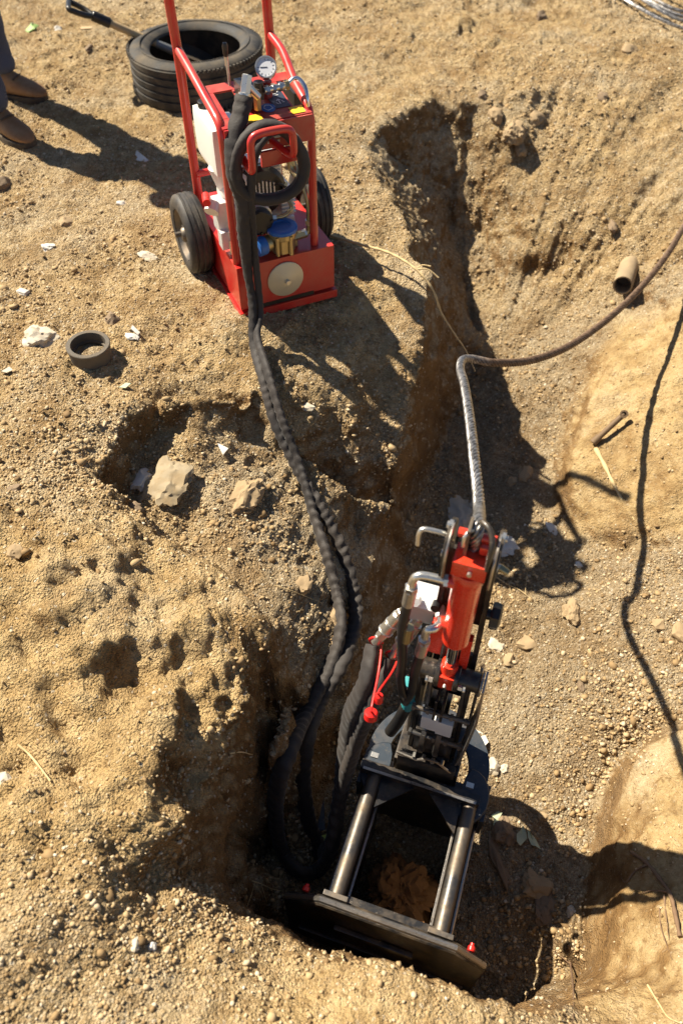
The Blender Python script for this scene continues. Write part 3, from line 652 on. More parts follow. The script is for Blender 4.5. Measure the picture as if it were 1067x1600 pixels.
# trunnions either side of the rod clevis
WC = .868
for s in (-1, 1):
    tr = mpart('trunnion', 'black_steel'); tr.cyl(L(.030 * s, tv - .012, WC), L(.092 * s, tv - .012, WC), .024, n=24, bev=.002); tr.cyl(L(.020 * s, tv - .012, WC), L(.034 * s, tv - .012, WC), .034, n=24, bev=.002); to = fin(tr)
    sb = mpart('bolt', 'zinc'); sb.cyl(L(.036 * s, tv - .036, WC), L(.048 * s, tv - .036, WC), .008, n=6); sb.cyl(L(.050 * s, tv - .038, WC), L(.056 * s, tv - .038, WC), .009, n=12); fin(sb, to)
dk = mpart('end_disc', 'worn_steel'); dk.cyl(L(.093, tv - .012, WC), L(.099, tv - .012, WC), .030, n=28, bev=.001); fin(dk)
cv = mpart('rod_clevis', 'ram_red'); cv.cyl(L(0, tv - .012, WC + .018), L(0, tv - .012, WC + .052), .021, .018, n=24); cv.box(L(0, tv - .012, WC - .002), (.0175, .026, .024), MAX, .006); cvo = fin(cv)
b = mpart('grease_nipple', 'zinc'); b.cyl(L(.0, tv - .042, WC + .002), L(0, tv - .050, WC + .002), .004, n=8); fin(b, cvo)
rd = mpart('piston_rod', 'chrome'); rd.cyl(L(0, tv - .012, WC + .05), L(0, tv - .012, 1.04), .0125, n=24); fin(rd)
# red ram
ba = mpart('ram_barrel', 'ram_red'); ba.lathe(L(0, tv - .012, 0), MW, [(1.015, .0), (1.015, .0265), (1.019, .0285), (1.232, .0285), (1.242, .0320), (1.256, .0320), (1.264, .028), (1.264, 0)], 40, caps=False); bao = fin(ba)
hd = mpart('ram_head', 'ram_red'); hd.box(L(0, tv - .012, 1.284), (.0325, .025, .021), MAX, .006); hdo = fin(hd)
b = mpart('bolt', 'zinc'); b.cyl(L(.004, tv - .038, 1.286), L(.004, tv - .045, 1.286), .0045, n=10); fin(b, hdo)
# guide tubes behind the rod
gt = mpart('guide_rod', 'black_steel'); gt.cyl(L(-.028, tv + .01, .84), L(-.028, tv + .01, 1.0), .006, n=10); gt.cyl(L(.026, tv + .01, .84), L(.026, tv + .01, 1.0), .006, n=10); fin(gt)
rs = mpart('red_stop', 'ram_red'); rs.box(L(.036, tv + .008, .935), (.010, .010, .07), MAX, .002); rs.box(L(-.048, tv + .02, .96), (.022, .010, .06), MAX, .002); fin(rs)
for w_, hh_ in ((1.10, .12), (.75, .10)):
    bh = mpart('back_brace', 'black_steel'); bh.box(L(0, tv + .065, w_), (.045, .006, hh_), MAX, .002); fin(bh)
# top: jaws holding the rope
jb = mpart('jaw_bar', 'ram_red'); jb.cyl(L(-.052, tv + .01, 1.335), L(.052, tv + .01, 1.335), .009, n=16); jb.box(L(.030, tv - .004, 1.322), (.010, .008, .010), MAX, .003); jb.box(L(-.030, tv + .0, 1.345), (.012, .005, .004), MAX, .001); fin(jb)
jd = mpart('rope_jaw', 'dark_steel'); jd.box(L(-.022, tv + .0, 1.335), (.003, .018, .04), MAX, .001); jd.box(L(.014, tv + .02, 1.30), (.01, .02, .03), MAX, .004); fin(jd)
hl = mpart('lifting_loop', 'black_steel'); hl.tube([L(.046, tv - .032, 1.30), L(.046, tv - .030, 1.345), L(.044, tv - .020, 1.365), L(.030, tv - .005, 1.378), L(.008, tv + .008, 1.378), L(.0, tv + .02, 1.36)], .0055, n=12); fin(hl)
hl = mpart('lifting_loop', 'zinc'); hl.tube([L(-.030, tv - .02, 1.335), L(-.030, tv - .02, 1.36), L(-.020, tv - .01, 1.368), L(-.012, tv, 1.36)], .0035, n=10); fin(hl)
for s in (-1, 1):
    for w_ in (1.275, 1.335):
        b = mpart('bolt', 'zinc'); b.cyl(L(.068 * s - .004, tv + (.0 if w_ < 1.3 else .02), w_), L(.078 * s - .004, tv + (.0 if w_ < 1.3 else .02), w_), .011, n=6); b.cyl(L(.078 * s - .004, tv + (.0 if w_ < 1.3 else .02), w_), L(.084 * s - .004, tv + (.0 if w_ < 1.3 else .02), w_), .007, n=10); fin(b)
lp = mpart('locking_pin', 'olive_tube'); lp.cyl(L(.078, tv, 1.275), L(.105, tv - .005, 1.272), .008, .006, n=12); fin(lp)
hk = mpart('pull_hook', 'zinc'); hk.tube([L(-.066, tv + .01, 1.302), L(-.085, tv + .01, 1.318), L(-.118, tv + .005, 1.324), L(-.126, tv, 1.315), L(-.126, tv - .004, 1.285)], .0046, n=12, step=.004); fin(hk)
kb = mpart('clamp_knob', 'black_plastic'); kb.lathe(L(.075, tv + .03, 1.075), MU, [(0, 0), (0, .012), (.008, .012), (.008, .026), (.014, .028), (.026, .026), (.030, .018), (.030, 0)], 16, caps=False, wob=lambda a, t, r: r * (1 + .06 * math.cos(a * 8) if r > .02 else 1)); fin(kb)
# ports, elbows and short hoses
def fitting(pts, r, name='elbow'):
    mb = mpart(name, 'zinc'); mb.tube(pts, r, n=14, step=.004)
    return mb
p1 = L(-.036, tv - .018, 1.205); p2 = L(-.036, tv - .018, 1.035)
for w_, ul, vl in ((1.222, -.122, tv - .03), (1.075, -.088, tv - .045)):
    st = mpart('port_stub', 'ram_red'); st.cyl(L(-.030, tv - .018, w_), L(-.054, tv - .02, w_), .0145, .0125, n=16); fin(st, bao)
    f = fitting([L(-.052, tv - .021, w_), L(ul + .022, vl + .004, w_ + .004), L(ul + .006, vl, w_ + .001), L(ul, vl - .002, w_ - .014), L(ul - .001, vl - .004, w_ - .034)], .0085)
    f.cyl(L(-.052, tv - .021, w_), L(-.064, tv - .022, w_), .013, n=6); f.cyl(L(ul - .001, vl - .004, w_ - .030), L(ul - .001, vl - .004, w_ - .042), .0135, n=6)
    f.cyl(L(ul - .001, vl - .004, w_ - .042), L(ul - .004, vl - .006, w_ - .090), .0125, n=18, bev=.001); fin(f)
h = mpart('short_hose', 'rubber'); h.tube([L(-.126, tv - .036, 1.14), L(-.130, tv - .045, 1.06), L(-.122, tv - .055, .96), L(-.118, tv - .062, .87), L(-.098, tv - .060, .81), L(-.082, tv - .04, .80), L(-.075, tv, .84)], .0105, n=14); fin(h)
h = mpart('short_hose', 'rubber'); h.tube([L(-.092, tv - .051, .99), L(-.090, tv - .060, .92), L(-.082, tv - .062, .84), L(-.092, tv - .052, .77), L(-.106, tv - .03, .72), L(-.112, tv, .72)], .0105, n=14); fin(h)
cs = mpart('clear_sleeve', 'olive_tube'); cs.cyl(L(-.1175, tv - .043, 1.062), L(-.1200, tv - .0485, 1.018), .0118, n=16); fin(cs)
# valve block behind the left cheek
vb = mpart('valve_block', 'alu'); vb.box(L(-.110, tv + .065, 1.00), (.038, .030, .045), (MU, (MV + MW * .25).normalized(), (MW - MV * .25).normalized()), .004)
vb.cyl(L(-.075, tv + .045, 1.03), L(-.060, tv + .02, 1.03), .012, n=12); vb.cyl(L(-.12, tv + .04, 1.045), L(-.12, tv + .02, 1.06), .010, n=6); fin(vb)
vc = mpart('valve_cap', 'black_plastic'); vc.cyl(L(-.082, tv + .03, 1.065), L(-.082, tv + .012, 1.068), .010, n=12); fin(vc)
tt = mpart('teal_clamp', 'teal'); tt.cyl(L(-.100, tv - .01, .70), L(-.104, tv - .01, .655), .016, n=16); tt.box(L(-.115, tv + .01, .715), (.008, .02, .014), MAX, .003); fin(tt)
h = mpart('grip_handle', 'rubber'); h.tube([L(-.104, tv - .01, .665), L(-.118, tv - .02, .59), L(-.135, tv - .03, .53)], .0150, n=14); fin(h)
COUP = []
for k, (a, b) in enumerate(((L(-.150, tv + .045, .975), L(-.200, tv + .015, .865)), (L(-.112, tv + .050, .955), L(-.158, tv + .010, .835)))):
    c = mpart('hose_coupling', 'zinc'); d_ = b - a
    for t0, t1, r_, n_ in ((0, .12, .012, 6), (.12, .34, .0155, 20), (.34, .38, .0175, 20), (.38, .58, .0165, 20), (.58, .62, .0185, 20), (.62, .80, .0135, 6), (.80, 1, .0115, 16)):
        c.cyl(a + d_ * t0, a + d_ * t1, r_, n=n_, bev=.0008)
    c.cyl(a - d_ * .25, a, .009, n=12); fin(c); COUP.append((a, b, d_.normalized()))
yt = mpart('yellow_tag', 'label_yg'); yt.box(L(-.145, tv + .02, .885), (.003, .010, .016), MAX, .001); fin(yt)
# clod of earth seen through the frame, and what lies in it
cl = rock_bm(L(.01, .12, .09), (.115, .10, .10), 41, 5, rough=.5).build('earth_clod', 'clod', ang=24); tag(cl, 'big reddish brown clod of earth lying inside the black frame', 'clod of earth')
L = L0
# red dust caps hanging from their lanyards
for k, (a, b, d_) in enumerate(COUP):
    root = empty('dust_cap', b, ['large red dust cap on a red lanyard below the hose couplings', 'small red dust cap hanging close under the coupling by the short hoses'][k], 'dust cap', 'red dust caps on the hose couplings')
    e = at(580, 1112, -.03) if k == 0 else at(592, 1086, .0)
    mb = MB(); mb.tube([b + MU * .016 + d_ * -.005, b + MW * .016 + d_ * -.005, b - MU * .016 + d_ * -.005, b - MW * .016, b + MU * .016 + d_ * .004, b * .6 + e * .4 + MU * .012, e + MW * .02, e], .0026 if k == 0 else .0028, n=8, step=.004); mb.build('lanyard', 'red_plastic', root)
    mb = MB(); r_ = .0150 if k == 0 else .0105; mb.lathe(e, Vector((-.05, -.25, -1)), [(0, 0), (0, r_ * .8), (.003, r_), (.020, r_), (.022, r_ * .86), (.022, 0)], 24, caps=False); mb.build('cap', 'red_plastic', root)
# ---------------------------------------------------------------- red hydraulic power pack on wheels
PT = R(24); PO = Vector((-.325, 2.17, .0)); PA = Vector((math.cos(PT), math.sin(PT), 0)); PB = Vector((-math.sin(PT), math.cos(PT), 0)); PW = Vector((0, 0, 1))
def P(a, b, z): return PO + PA * a + PB * b + PW * z
PAX = (PA, PB, PW)
pack = empty('power_pack', P(.165, .24, 0), 'red wheeled hydraulic power pack with tall push handles on the pit edge', 'power unit')
def pp(name, mat, f, root=None):
    mb = MB(); f(mb); return mb.build(name, mat, root or pack)
# oil tank: folded sheet with a bottom lip
def f(m):
    m.box(P(.165, .24, .1075), (.165, .24, .0775), PAX, .004)
tank = pp('tank', 'red', f)
pp('tank_lip', 'red', lambda m: (m.box(P(.165, .24, .008), (.172, .247, .014), PAX, .002)), tank)
pp('warning_strip', 'black_plastic', lambda m: m.box(P(.15, -.0005, .030), (.105, .001, .007), PAX), tank)
def f(m):
    m.lathe(P(.158, -.0005, .108), -PB, [(0, 0), (0, .060), (.003, .061), (.006, .058), (.016, .020), (.017, .014), (.017, 0)], 40, caps=False)
cap = pp('filler_cover', 'champagne', f, tank)
pp('cover_bolt', 'zinc', lambda m: m.cyl(P(.158, -.016, .108), P(.158, -.028, .108), .009, n=6, bev=.001), cap and tank)
# frame of bent tube
rt = .0125
for s, a in ((0, .012), (1, .300)):
    f_ = a - .026 * s
    pp('front_post', 'red', lambda m: m.tube([P(f_, .03, .186), P(f_, .03, .35), P(f_, .03, .54), P(f_, .035, .585), P(f_, .06, .612), P(f_ + .006 * s, .16, .632), P(a, .30, .66), P(a, .395, .675)], rt, n=16, step=.012))
    tilt = -.02 if s == 0 else .0
    pp('push_handle', 'red', lambda m: m.tube([P(a, .41, .186), P(a, .41, .5), P(a, .41, .66), P(a - .004, .405, .76), P(a - .01, .38, .86), P(a - .01, .33, .98), P(a - .01, .27, 1.05)], .0145, n=16, step=.015))
    pp('grip', 'black_plastic', lambda m: m.tube([P(a - .01, .315, 1.0), P(a - .01, .26, 1.06)], .019, n=14))
pp('cross_tube', 'red', lambda m: m.cyl(P(.012, .40, .30), P(.300, .40, .30), .011))
# control panel
def f(m):
    # top sheet with two openings, made of strips
    up = (PB + PW * .14).normalized(); no = PA.cross(up); ax = (PA, up, no)
    def strip(a0, a1, b0, b1): m.box(P((a0 + a1) / 2, .02 + (b0 + b1) / 2, .600 + .14 * (b0 + b1) / 2), ((a1 - a0) / 2, (b1 - b0) / 2, .003), ax, .001)
    strip(.012, .275, .0, .045); strip(.012, .300, .175, .215); strip(.012, .045, .045, .175); strip(.100, .235, .045, .175); strip(.270, .288, .045, .175)
    m.box(P(.143, .014, .565), (.130, .003, .036), PAX, .001)
panel = pp('control_panel', 'red_panel', f)
def sheet(name, mat, a, b, ha, hb, rnd=False, lift=.0045):
    up = (PB + PW * .14).normalized(); no = PA.cross(up)
    c = P(a, .02 + b, .600 + .14 * b) + no * lift
    if rnd: return pp(name, mat, lambda m: m.cyl(c - no * .0006, c + no * .0006, ha, n=28), panel)
    return pp(name, mat, lambda m: m.box(c, (ha, hb, .0006), (PA, up, no)), panel)
sheet('warning_sticker', 'yellow', .110, .020, .022, .016); sheet('warning_sticker', 'yellow', .238, .022, .020, .016)
ds = sheet('arrow_sticker', 'sticker_dark', .205, .095, .024, .050); bs = sheet('round_sticker', 'sticker_blue', .165, .055, .021, 0, True)
def lines(mb, items):
    up = (PB + PW * .14).normalized(); no = PA.cross(up)
    for (a0, b0, a1, b1, w) in items:
        p = P(a0, .02 + b0, .600 + .14 * b0) + no * .0058; q = P(a1, .02 + b1, .600 + .14 * b1) + no * .0058; d = (q - p); l = d.length; d.normalize()
        mb.box((p + q) / 2, (l / 2, w, .0004), (d, no.cross(d), no))
pp('arrow_marks', 'white_print', lambda m: lines(m, [(.205, .062, .205, .085, .0012), (.205, .085, .199, .078, .0012), (.205, .085, .211, .078, .0012), (.194, .070, .200, .062, .001), (.215, .118, .215, .135, .0012), (.215, .118, .209, .125, .0012), (.215, .118, .221, .125, .0012), (.196, .105, .214, .105, .0010), (.196, .112, .210, .112, .0008), (.212, .068, .219, .068, .0009), (.212, .075, .217, .075, .0009)]), ds)
pp('ring_mark', 'white_print', lambda m: lines(m, [(.152, .055, .160, .068, .0007), (.160, .068, .174, .064, .0007), (.174, .064, .176, .048, .0007), (.176, .048, .160, .042, .0007), (.160, .042, .152, .055, .0007)]), bs)
pp('name_plate', 'grey_print', lambda m: [m.box(P(.150 + .001 * k, .0095, .572 - .012 * k), (.026 - .004 * k, .0006, .0028), PAX) for k in range(3)], panel)
# loop handle in front
pp('loop_handle', 'red', lambda m: m.tube([P(a_ - .062, b_, z_ + .022) for a_, b_, z_ in ((.118, .0, .500), (.118, -.050, .492), (.118, -.075, .505), (.118, -.078, .560), (.122, -.078, .585), (.145, -.078, .597), (.215, -.078, .597), (.236, -.078, .585), (.240, -.078, .560), (.240, -.070, .520), (.225, -.040, .520), (.205, .0, .535))], .0105, n=14, step=.006))
pp('hose_bracket', 'red', lambda m: m.box(P(.17, .008, .505), (.06, .006, .022), PAX, .003))
# engine
def f(m):
    m.box(P(.150, .270, .300), (.085, .085, .100), PAX, .012); m.box(P(.150, .270, .205), (.110, .11, .014), PAX, .003)
    for k in range(7): m.box(P(.150, .270, .335 + .012 * k), (.078, .092, .0025), PAX, .001)
    m.cyl(P(.06, .15, .30), P(.06, .10, .30), .03, n=20, bev=.003)
eng = pp('engine', 'alu', f)
pp('fan_housing', 'black_plastic', lambda m: m.lathe(P(.150, .175, .330), -PB, [(0, 0), (0, .078), (.02, .082), (.035, .07), (.040, .05), (.040, .0)], 32, caps=False), eng)
pp('starter_grille', 'alu', lambda m: [m.box(P(.150 + .012 * k, .132, .330), (.002, .003, .045 - abs(k) * .004), PAX) for k in range(-3, 4)], eng)
pp('engine_cover', 'orange', lambda m: m.box(P(.125, .120, .285), (.014, .055, .008), (PA, (PB * .9 + PW * -.43).normalized(), (PW * .9 + PB * .43).normalized()), .003), eng)
pp('fuel_tank', 'white_plastic', lambda m: (m.box(P(.030, .19, .50), (.034, .10, .072), PAX, .030), m.cyl(P(.025, .15, .44), P(.035, .15, .37), .034, .022, n=20)))
ft = pp('fuel_cap', 'black_plastic', lambda m: m.cyl(P(.03, .25, .570), P(.03, .25, .588), .020, n=20, bev=.002))
pp('air_filter', 'black_plastic', lambda m: m.box(P(.325, .30, .500), (.020, .06, .065), PAX, .012))
pp('muffler', 'zinc', lambda m: m.box(P(.065, .16, .545), (.024, .045, .022), PAX, .01))
pp('coil_cover', 'alu', lambda m: (m.cyl(P(-.015, .12, .345), P(-.03, .10, .33), .022, n=16), m.box(P(.005, .13, .300), (.018, .03, .05), PAX, .008), m.box(P(.0, .10, .235), (.014, .02, .03), PAX, .006)))
pp('choke_knob', 'red_plastic', lambda m: m.cyl(P(-.035, .12, .375), P(-.045, .08, .372), .012, n=12))
pp('engine_cowl', 'white_plastic', lambda m: (m.lathe(P(.060, .17, .36), (-PB + PA * .2), [(0, 0), (0, .050), (.03, .052), (.05, .040), (.055, .012), (.055, 0)], 28, caps=False)), eng)
pp('cylinder_head', 'alu', lambda m: (m.box(P(.235, .20, .275), (.022, .05, .045), PAX, .008), [m.box(P(.235, .148, .245 + .012 * k), (.024, .006, .002), PAX) for k in range(6)]), eng)
pp('spark_lead', 'black_plastic', lambda m: m.tube([P(.235, .15, .31), P(.225, .12, .34), P(.20, .12, .36), P(.18, .14, .35)], .004, n=8), eng)
pp('hazard_label', 'orange', lambda m: m.box(P(.10, .1855, .40), (.022, .0008, .012), PAX), eng)
pp('drain_valve', 'zinc', lambda m: (m.cyl(P(.02, .08, .187), P(.02, .08, .235), .012, n=6), m.cyl(P(.02, .08, .22), P(.045, .06, .225), .009, n=12)), eng)
# pump with black end, filter with blue caps, tubes
def f(m):
    m.cyl(P(.095, .18, .292), P(.105, .08, .292), .044, n=32, bev=.003); m.cyl(P(.105, .09, .292), P(.105, .065, .292), .048, n=32, bev=.004)
pump = pp('hydraulic_pump', 'zinc', f)
pp('pump_end', 'black_plastic', lambda m: (m.lathe(P(.106, .066, .292), -PB, [(0, 0), (0, .042), (.018, .042), (.024, .034), (.024, 0)], 28, caps=False), [m.cyl(P(.106 + .034 * math.cos(t), .045, .292 + .034 * math.sin(t)), P(.106 + .034 * math.cos(t), .038, .292 + .034 * math.sin(t)), .005, n=6) for t in (0, 1.57, 3.14, 4.71)]), pump)
def f(m):
    m.cyl(P(.172, .045, .186), P(.172, .045, .235), .040, n=8, bev=.003); m.cyl(P(.172, .045, .235), P(.172, .045, .256), .046, n=32, bev=.003)
    m.cyl(P(.172, .045, .215), P(.255, .045, .222), .013, n=6); m.cyl(P(.127, .04, .222), P(.107, .035, .222), .025, n=24)
    for t in range(6): m.cyl(P(.172 + .044 * math.cos(t), .045 + .044 * math.sin(t), .188), P(.172 + .044 * math.cos(t), .045 + .044 * math.sin(t), .250), .007, n=8)
flt = pp('return_filter', 'brass', f)
pp('filter_cap', 'blue', lambda m: (m.lathe(P(.172, .045, .256), PW, [(0, 0), (0, .049), (.010, .049), (.013, .044), (.013, .030), (.010, .028), (.010, 0)], 36, caps=False, wob=lambda a, t, r: r * (1 + .015 * math.cos(a * 24) if r > .045 else 1))), flt)
pp('filter_cap', 'blue', lambda m: m.cyl(P(.110, .035, .222), P(.080, .028, .222), .029, n=24, bev=.003), flt)
pp('oil_tube', 'olive_tube', lambda m: m.tube([P(.225, .045, .222), P(.260, .045, .225), P(.264, .045, .26), P(.264, .05, .33), P(.258, .08, .375), P(.240, .12, .40), P(.235, .13, .47), P(.235, .13, .55)], .0085, n=12, step=.006))
pp('oil_tube', 'olive_tube', lambda m: m.tube([P(.150, .07, .285), P(.185, .065, .285), P(.205, .07, .290), P(.225, .09, .295), P(.215, .12, .33), P(.235, .16, .335)], .0065, n=12, step=.006))
pp('oil_tube', 'olive_tube', lambda m: m.tube([P(.252, .15, .52), P(.255, .15, .44), P(.256, .12, .40), P(.246, .10, .38)], .007, n=12, step=.006))
for q0, q1, rr in ((P(.240, .045, .222), P(.253, .045, .224), .012), (P(.264, .045, .25), P(.264, .045, .265), .013), (P(.150, .07, .285), P(.164, .069, .285), .011)):
    pp('tube_nut', 'zinc', lambda m: m.cyl(q0, q1, rr, n=6))
# valve group on the panel: lever, gauge, fittings
pp('valve_body', 'black_steel', lambda m: (m.box(P(.125, .13, .640), (.022, .05, .022), PAX, .004), m.cyl(P(.15, .10, .63), P(.15, .10, .675), .014, n=14), m.cyl(P(.115, .08, .62), P(.115, .08, .665), .010, n=14)))
lv = pp('valve_lever', 'zinc', lambda m: (m.cyl(P(.095, .19, .64), P(.095, .20, .715), .004, n=10), m.cyl(P(.095, .20, .69), P(.095, .20, .715), .0055, n=8)))
pp('lever_knob', 'black_plastic', lambda m: m.lathe(P(.095, .20, .712), PW, [(0, 0), (0, .005), (.012, .0075), (.028, .0085), (.036, .006), (.038, 0)], 14, caps=False), lv)
gc = P(.185, .13, .695); gn = (Vector((0, 0, CAM_H)) - gc); gn = (gn.normalized() + PW * .6).normalized()
gg = pp('pressure_gauge', 'zinc', lambda m: (m.lathe(gc, gn, [(-.018, 0), (-.018, .024), (-.014, .028), (.002, .030), (.006, .030), (.006, .0265), (.002, .026)], 36, caps=False), m.cyl(gc - gn * .016, P(.185, .13, .625), .008, n=8)))
pp('gauge_dial', 'gauge_face', lambda m: m.cyl(gc - gn * .001, gc + gn * .0025, .0265, n=36), gg)
gx1, gx2 = frame_of(gn)
pp('dial_needle', 'black_plastic', lambda m: (m.box(gc + gn * .0032 + gx1 * .006, (.010, .0008, .0003), (gx1, gx2, gn)), [m.box(gc + gn * .0030 + (gx1 * math.cos(t) + gx2 * math.sin(t)) * .021, (.0025, .0005, .0002), ((gx1 * math.cos(t) + gx2 * math.sin(t)), (gx2 * math.cos(t) - gx1 * math.sin(t)), gn)) for t in [k * .48 for k in range(11)]]), gg)
pp('gauge_stem', 'red_panel', lambda m: m.cyl(P(.185, .13, .610), P(.185, .13, .660), .014, n=12))
pp('cross_fitting', 'zinc', lambda m: (m.cyl(P(.160, .085, .655), P(.235, .095, .655), .009, n=12), [m.cyl(P(.165 + .02 * k, .086 + .003 * k, .655), P(.174 + .02 * k, .087 + .003 * k, .655), .0125, n=6) for k in range(4)]))
pp('oil_tube', 'chrome', lambda m: m.tube([P(.232, .095, .655), P(.252, .095, .668), P(.265, .085, .668), P(.272, .06, .655), P(.272, .045, .63), P(.272, .04, .600)], .0058, n=12, step=.005))
pp('brass_fitting', 'brass', lambda m: (m.cyl(P(.13, .06, .62), P(.13, .06, .66), .011, n=6), m.cyl(P(.225, .094, .655), P(.236, .094, .656), .0135, n=6)))
HF = P(.100, .055, .690)
pp('hose_fitting', 'zinc', lambda m: (m.cyl(HF + Vector((-.004, -.01, -.018)), HF + Vector((.004, .012, .022)), .0145, n=6, bev=.001), m.cyl(HF + Vector((.002, .0, .0)), HF + Vector((.03, .01, -.035)), .010, n=12), m.cyl(HF + Vector((-.006, -.014, -.026)), HF + Vector((-.004, -.01, -.016)), .018, n=20)))
# wheels
def wheel(c, s):
    w = MB(); ax = PA * s
    pr = [(-.036, .085), (-.040, .100), (-.038, .118), (-.030, .1275), (-.022, .130), (-.020, .1265), (-.016, .1265), (-.014, .131), (-.005, .1315), (-.003, .128), (.003, .128), (.005, .1315), (.014, .131), (.016, .1265), (.020, .1265), (.022, .130), (.030, .1275), (.038, .118), (.040, .100), (.036, .085)]
    w.lathe(c, ax, pr, 56, loop=True); to = w.build('wheel_tyre', 'wheel_tyre', pack)
    w = MB(); w.lathe(c, ax, [(.030, .086), (.034, .082), (.018, .070), (.010, .030), (.030, .024), (.036, .018), (.036, 0)], 32, caps=False); w.lathe(c, ax, [(-.030, .086), (-.018, .070), (-.018, 0)], 32, caps=False)
    for k in range(5):
        t = k * 1.2566; d1, d2 = frame_of(ax); w.cyl(c + ax * .014 + (d1 * math.cos(t) + d2 * math.sin(t)) * .045, c + ax * .020 + (d1 * math.cos(t) + d2 * math.sin(t)) * .045, .010, n=12)
    w.build('wheel_rim', 'dark_steel', pack)
wheel(P(-.045, .345, .131), -1); wheel(P(.395, .355, .131), 1)
pp('axle', 'dark_steel', lambda m: m.cyl(P(-.10, .355, .131), P(.44, .355, .131), .009, n=12))

# ---------------------------------------------------------------- sleeved hoses
def sleeve_rf(seed, wr):
    from mathutils import noise as mn
    def f(t, a, dist):
        k = wr(t)
        q = 1 + k * .19 * math.sin(dist * 200 + 2.4 * math.sin(a + seed) + 5 * mn.noise(Vector((dist * 12, seed, 0)))) * (.75 + .7 * mn.noise(Vector((dist * 17, seed + 5, math.cos(a)))))
        q += .10 * mn.noise(Vector((math.cos(a) * 1.2, math.sin(a) * 1.2 + seed, dist * 12))) + k * .10 * mn.noise(Vector((math.cos(a) * 2.5, math.sin(a) * 2.5, dist * 40 + seed)))
        return q
    return f
def gp(px, py, up=.02):
    l, n = hit(px, py); return Vector((l.x, l.y, l.z + up))
hose_paths = [
 # from the fitting on top, down across the front of the pack, to the outer loop and the first coupling
 [HF + Vector((-.006, -.014, -.022)), P(.070, .03, .635), P(.032, .000, .570), P(.018, -.025, .500), P(.030, -.035, .42), P(.026, -.038, .32), P(.022, -.045, .20), P(.018, -.075, .10), gp(397, 545, .020), gp(411, 600, .020), gp(430, 668, .020), gp(462, 735, .022), gp(503, 805, .024), gp(535, 870, .026), gp(553, 940, .026), gp(553, 985, .026), gp(533, 1045, .028), gp(500, 1100, .03), gp(478, 1165, .03), gp(472, 1230, .028), gp(482, 1290, .03), gp(500, 1335, .045), at(515, 1330, -.68), at(527, 1270, -.56), at(537, 1190, -.42), at(548, 1120, -.22), at(570, 1068, -.06), COUP[0][1] + COUP[0][2] * .012],
 [P(.125, -.035, .600), P(.080, -.050, .565), P(.058, -.055, .49), P(.050, -.050, .40), P(.050, -.045, .30), P(.046, -.060, .18), P(.036, -.09, .075), gp(404, 545, .040), gp(421, 600, .040), gp(441, 668, .042), gp(468, 738, .036), gp(490, 812, .028), gp(508, 868, .026), gp(524, 930, .026), gp(532, 985, .026), gp(517, 1045, .028), gp(480, 1120, .03), gp(448, 1190, .032), gp(432, 1260, .032), gp(440, 1330, .032), gp(468, 1368, .035), gp(497, 1368, .05), at(517, 1325, -.62), at(532, 1240, -.50), at(560, 1150, -.28), at(588, 1085, -.08), COUP[1][1] + COUP[1][2] * .012]]
labs = ['black sleeved hose from the top fitting of the power pack, inner loop beside the rig', 'black sleeved hose leaving the coil on the power pack, outer loop beside the rig']
for k, hp in enumerate(hose_paths):
    m = MB(); w_ = sleeve_rf(3.7 * k, lambda t: .35 + .9 * math.exp(-((t - .40) / .14) ** 2) + .5 * math.exp(-((t - .80) / .06) ** 2))
    wid = lambda t: float(np.interp(t, [0, .05, .12, .16, .30, .42, .52, .60, .80, .93, 1], [.024 if k == 0 else .015, .023 if k == 0 else .014, .019 if k == 0 else .0125, .0125, .0135, .0165, .022, .0255, .025, .0265, .020]))
    m.tube(hp, 1.0, n=20, step=.006, rf=lambda t, a, d: wid(t) * w_(t, a, d) * (1 + .12 * math.cos(2 * a)), flat=.80)
    tag(m.build('hydraulic_hose', 'sleeve', ang=60), labs[k], 'hose', 'sleeved hoses from power pack to rig')
# the coil hung on the loop handle
cc = P(.118, -.040, .510); cn = (Vector((0, 0, CAM_H)) - cc).normalized(); cn = (cn * .5 - PB * .9).normalized(); c1, c2 = frame_of(cn)
m = MB(); m.tube([cc + cn * (.006 * math.sin(t * .5)) + (c1 * math.cos(t) + c2 * math.sin(t)) * (.098 + .004 * math.sin(t * 3)) for t in [k * 6.2832 / 24 for k in range(49)]], .0165, n=14, step=.01, rf=sleeve_rf(9.0, lambda t: .3))
tag(m.build('hose_coil', 'sleeve', ang=60), 'ring of black sleeved hose hung on the red loop handle', 'hose coil')
# ---------------------------------------------------------------- steel rope
def rope(pts, r, name, label, cat, lay=.11, strands=6, step=.006, mat='cable', n=7, group=None):
    Pth = smooth_path(pts, step); m = MB(); fr = []; x = None; dist = [0]
    for i, p in enumerate(Pth):
        d = (Pth[min(i + 1, len(Pth) - 1)] - Pth[max(i - 1, 0)]).normalized()
        x = frame_of(d)[0] if x is None else (x - d * x.dot(d)).normalized(); fr.append((x, d.cross(x)))
        if i: dist.append(dist[-1] + (p - Pth[i - 1]).length)
    rs = r * .335; rc = r * .665
    for s in range(strands):
        line = []
        for i, p in enumerate(Pth):
            a = 6.2832 * (dist[i] / lay + s / strands); line.append(p + (fr[i][0] * math.cos(a) + fr[i][1] * math.sin(a)) * rc)
        m.tube(line, rs, n=n, smooth=False)
    m.tube(Pth, r * .40, n=6, smooth=False)
    return tag(m.build(name, mat, ang=70), label, cat, group)
def gp2(x_, y_):
    v_ = at(x_, y_, .0); v_ = drop(v_.x, v_.y)[0]; return v_ + Vector((0, 0, .012))
ztop = L(-.005, tv + .012, 1.0).z
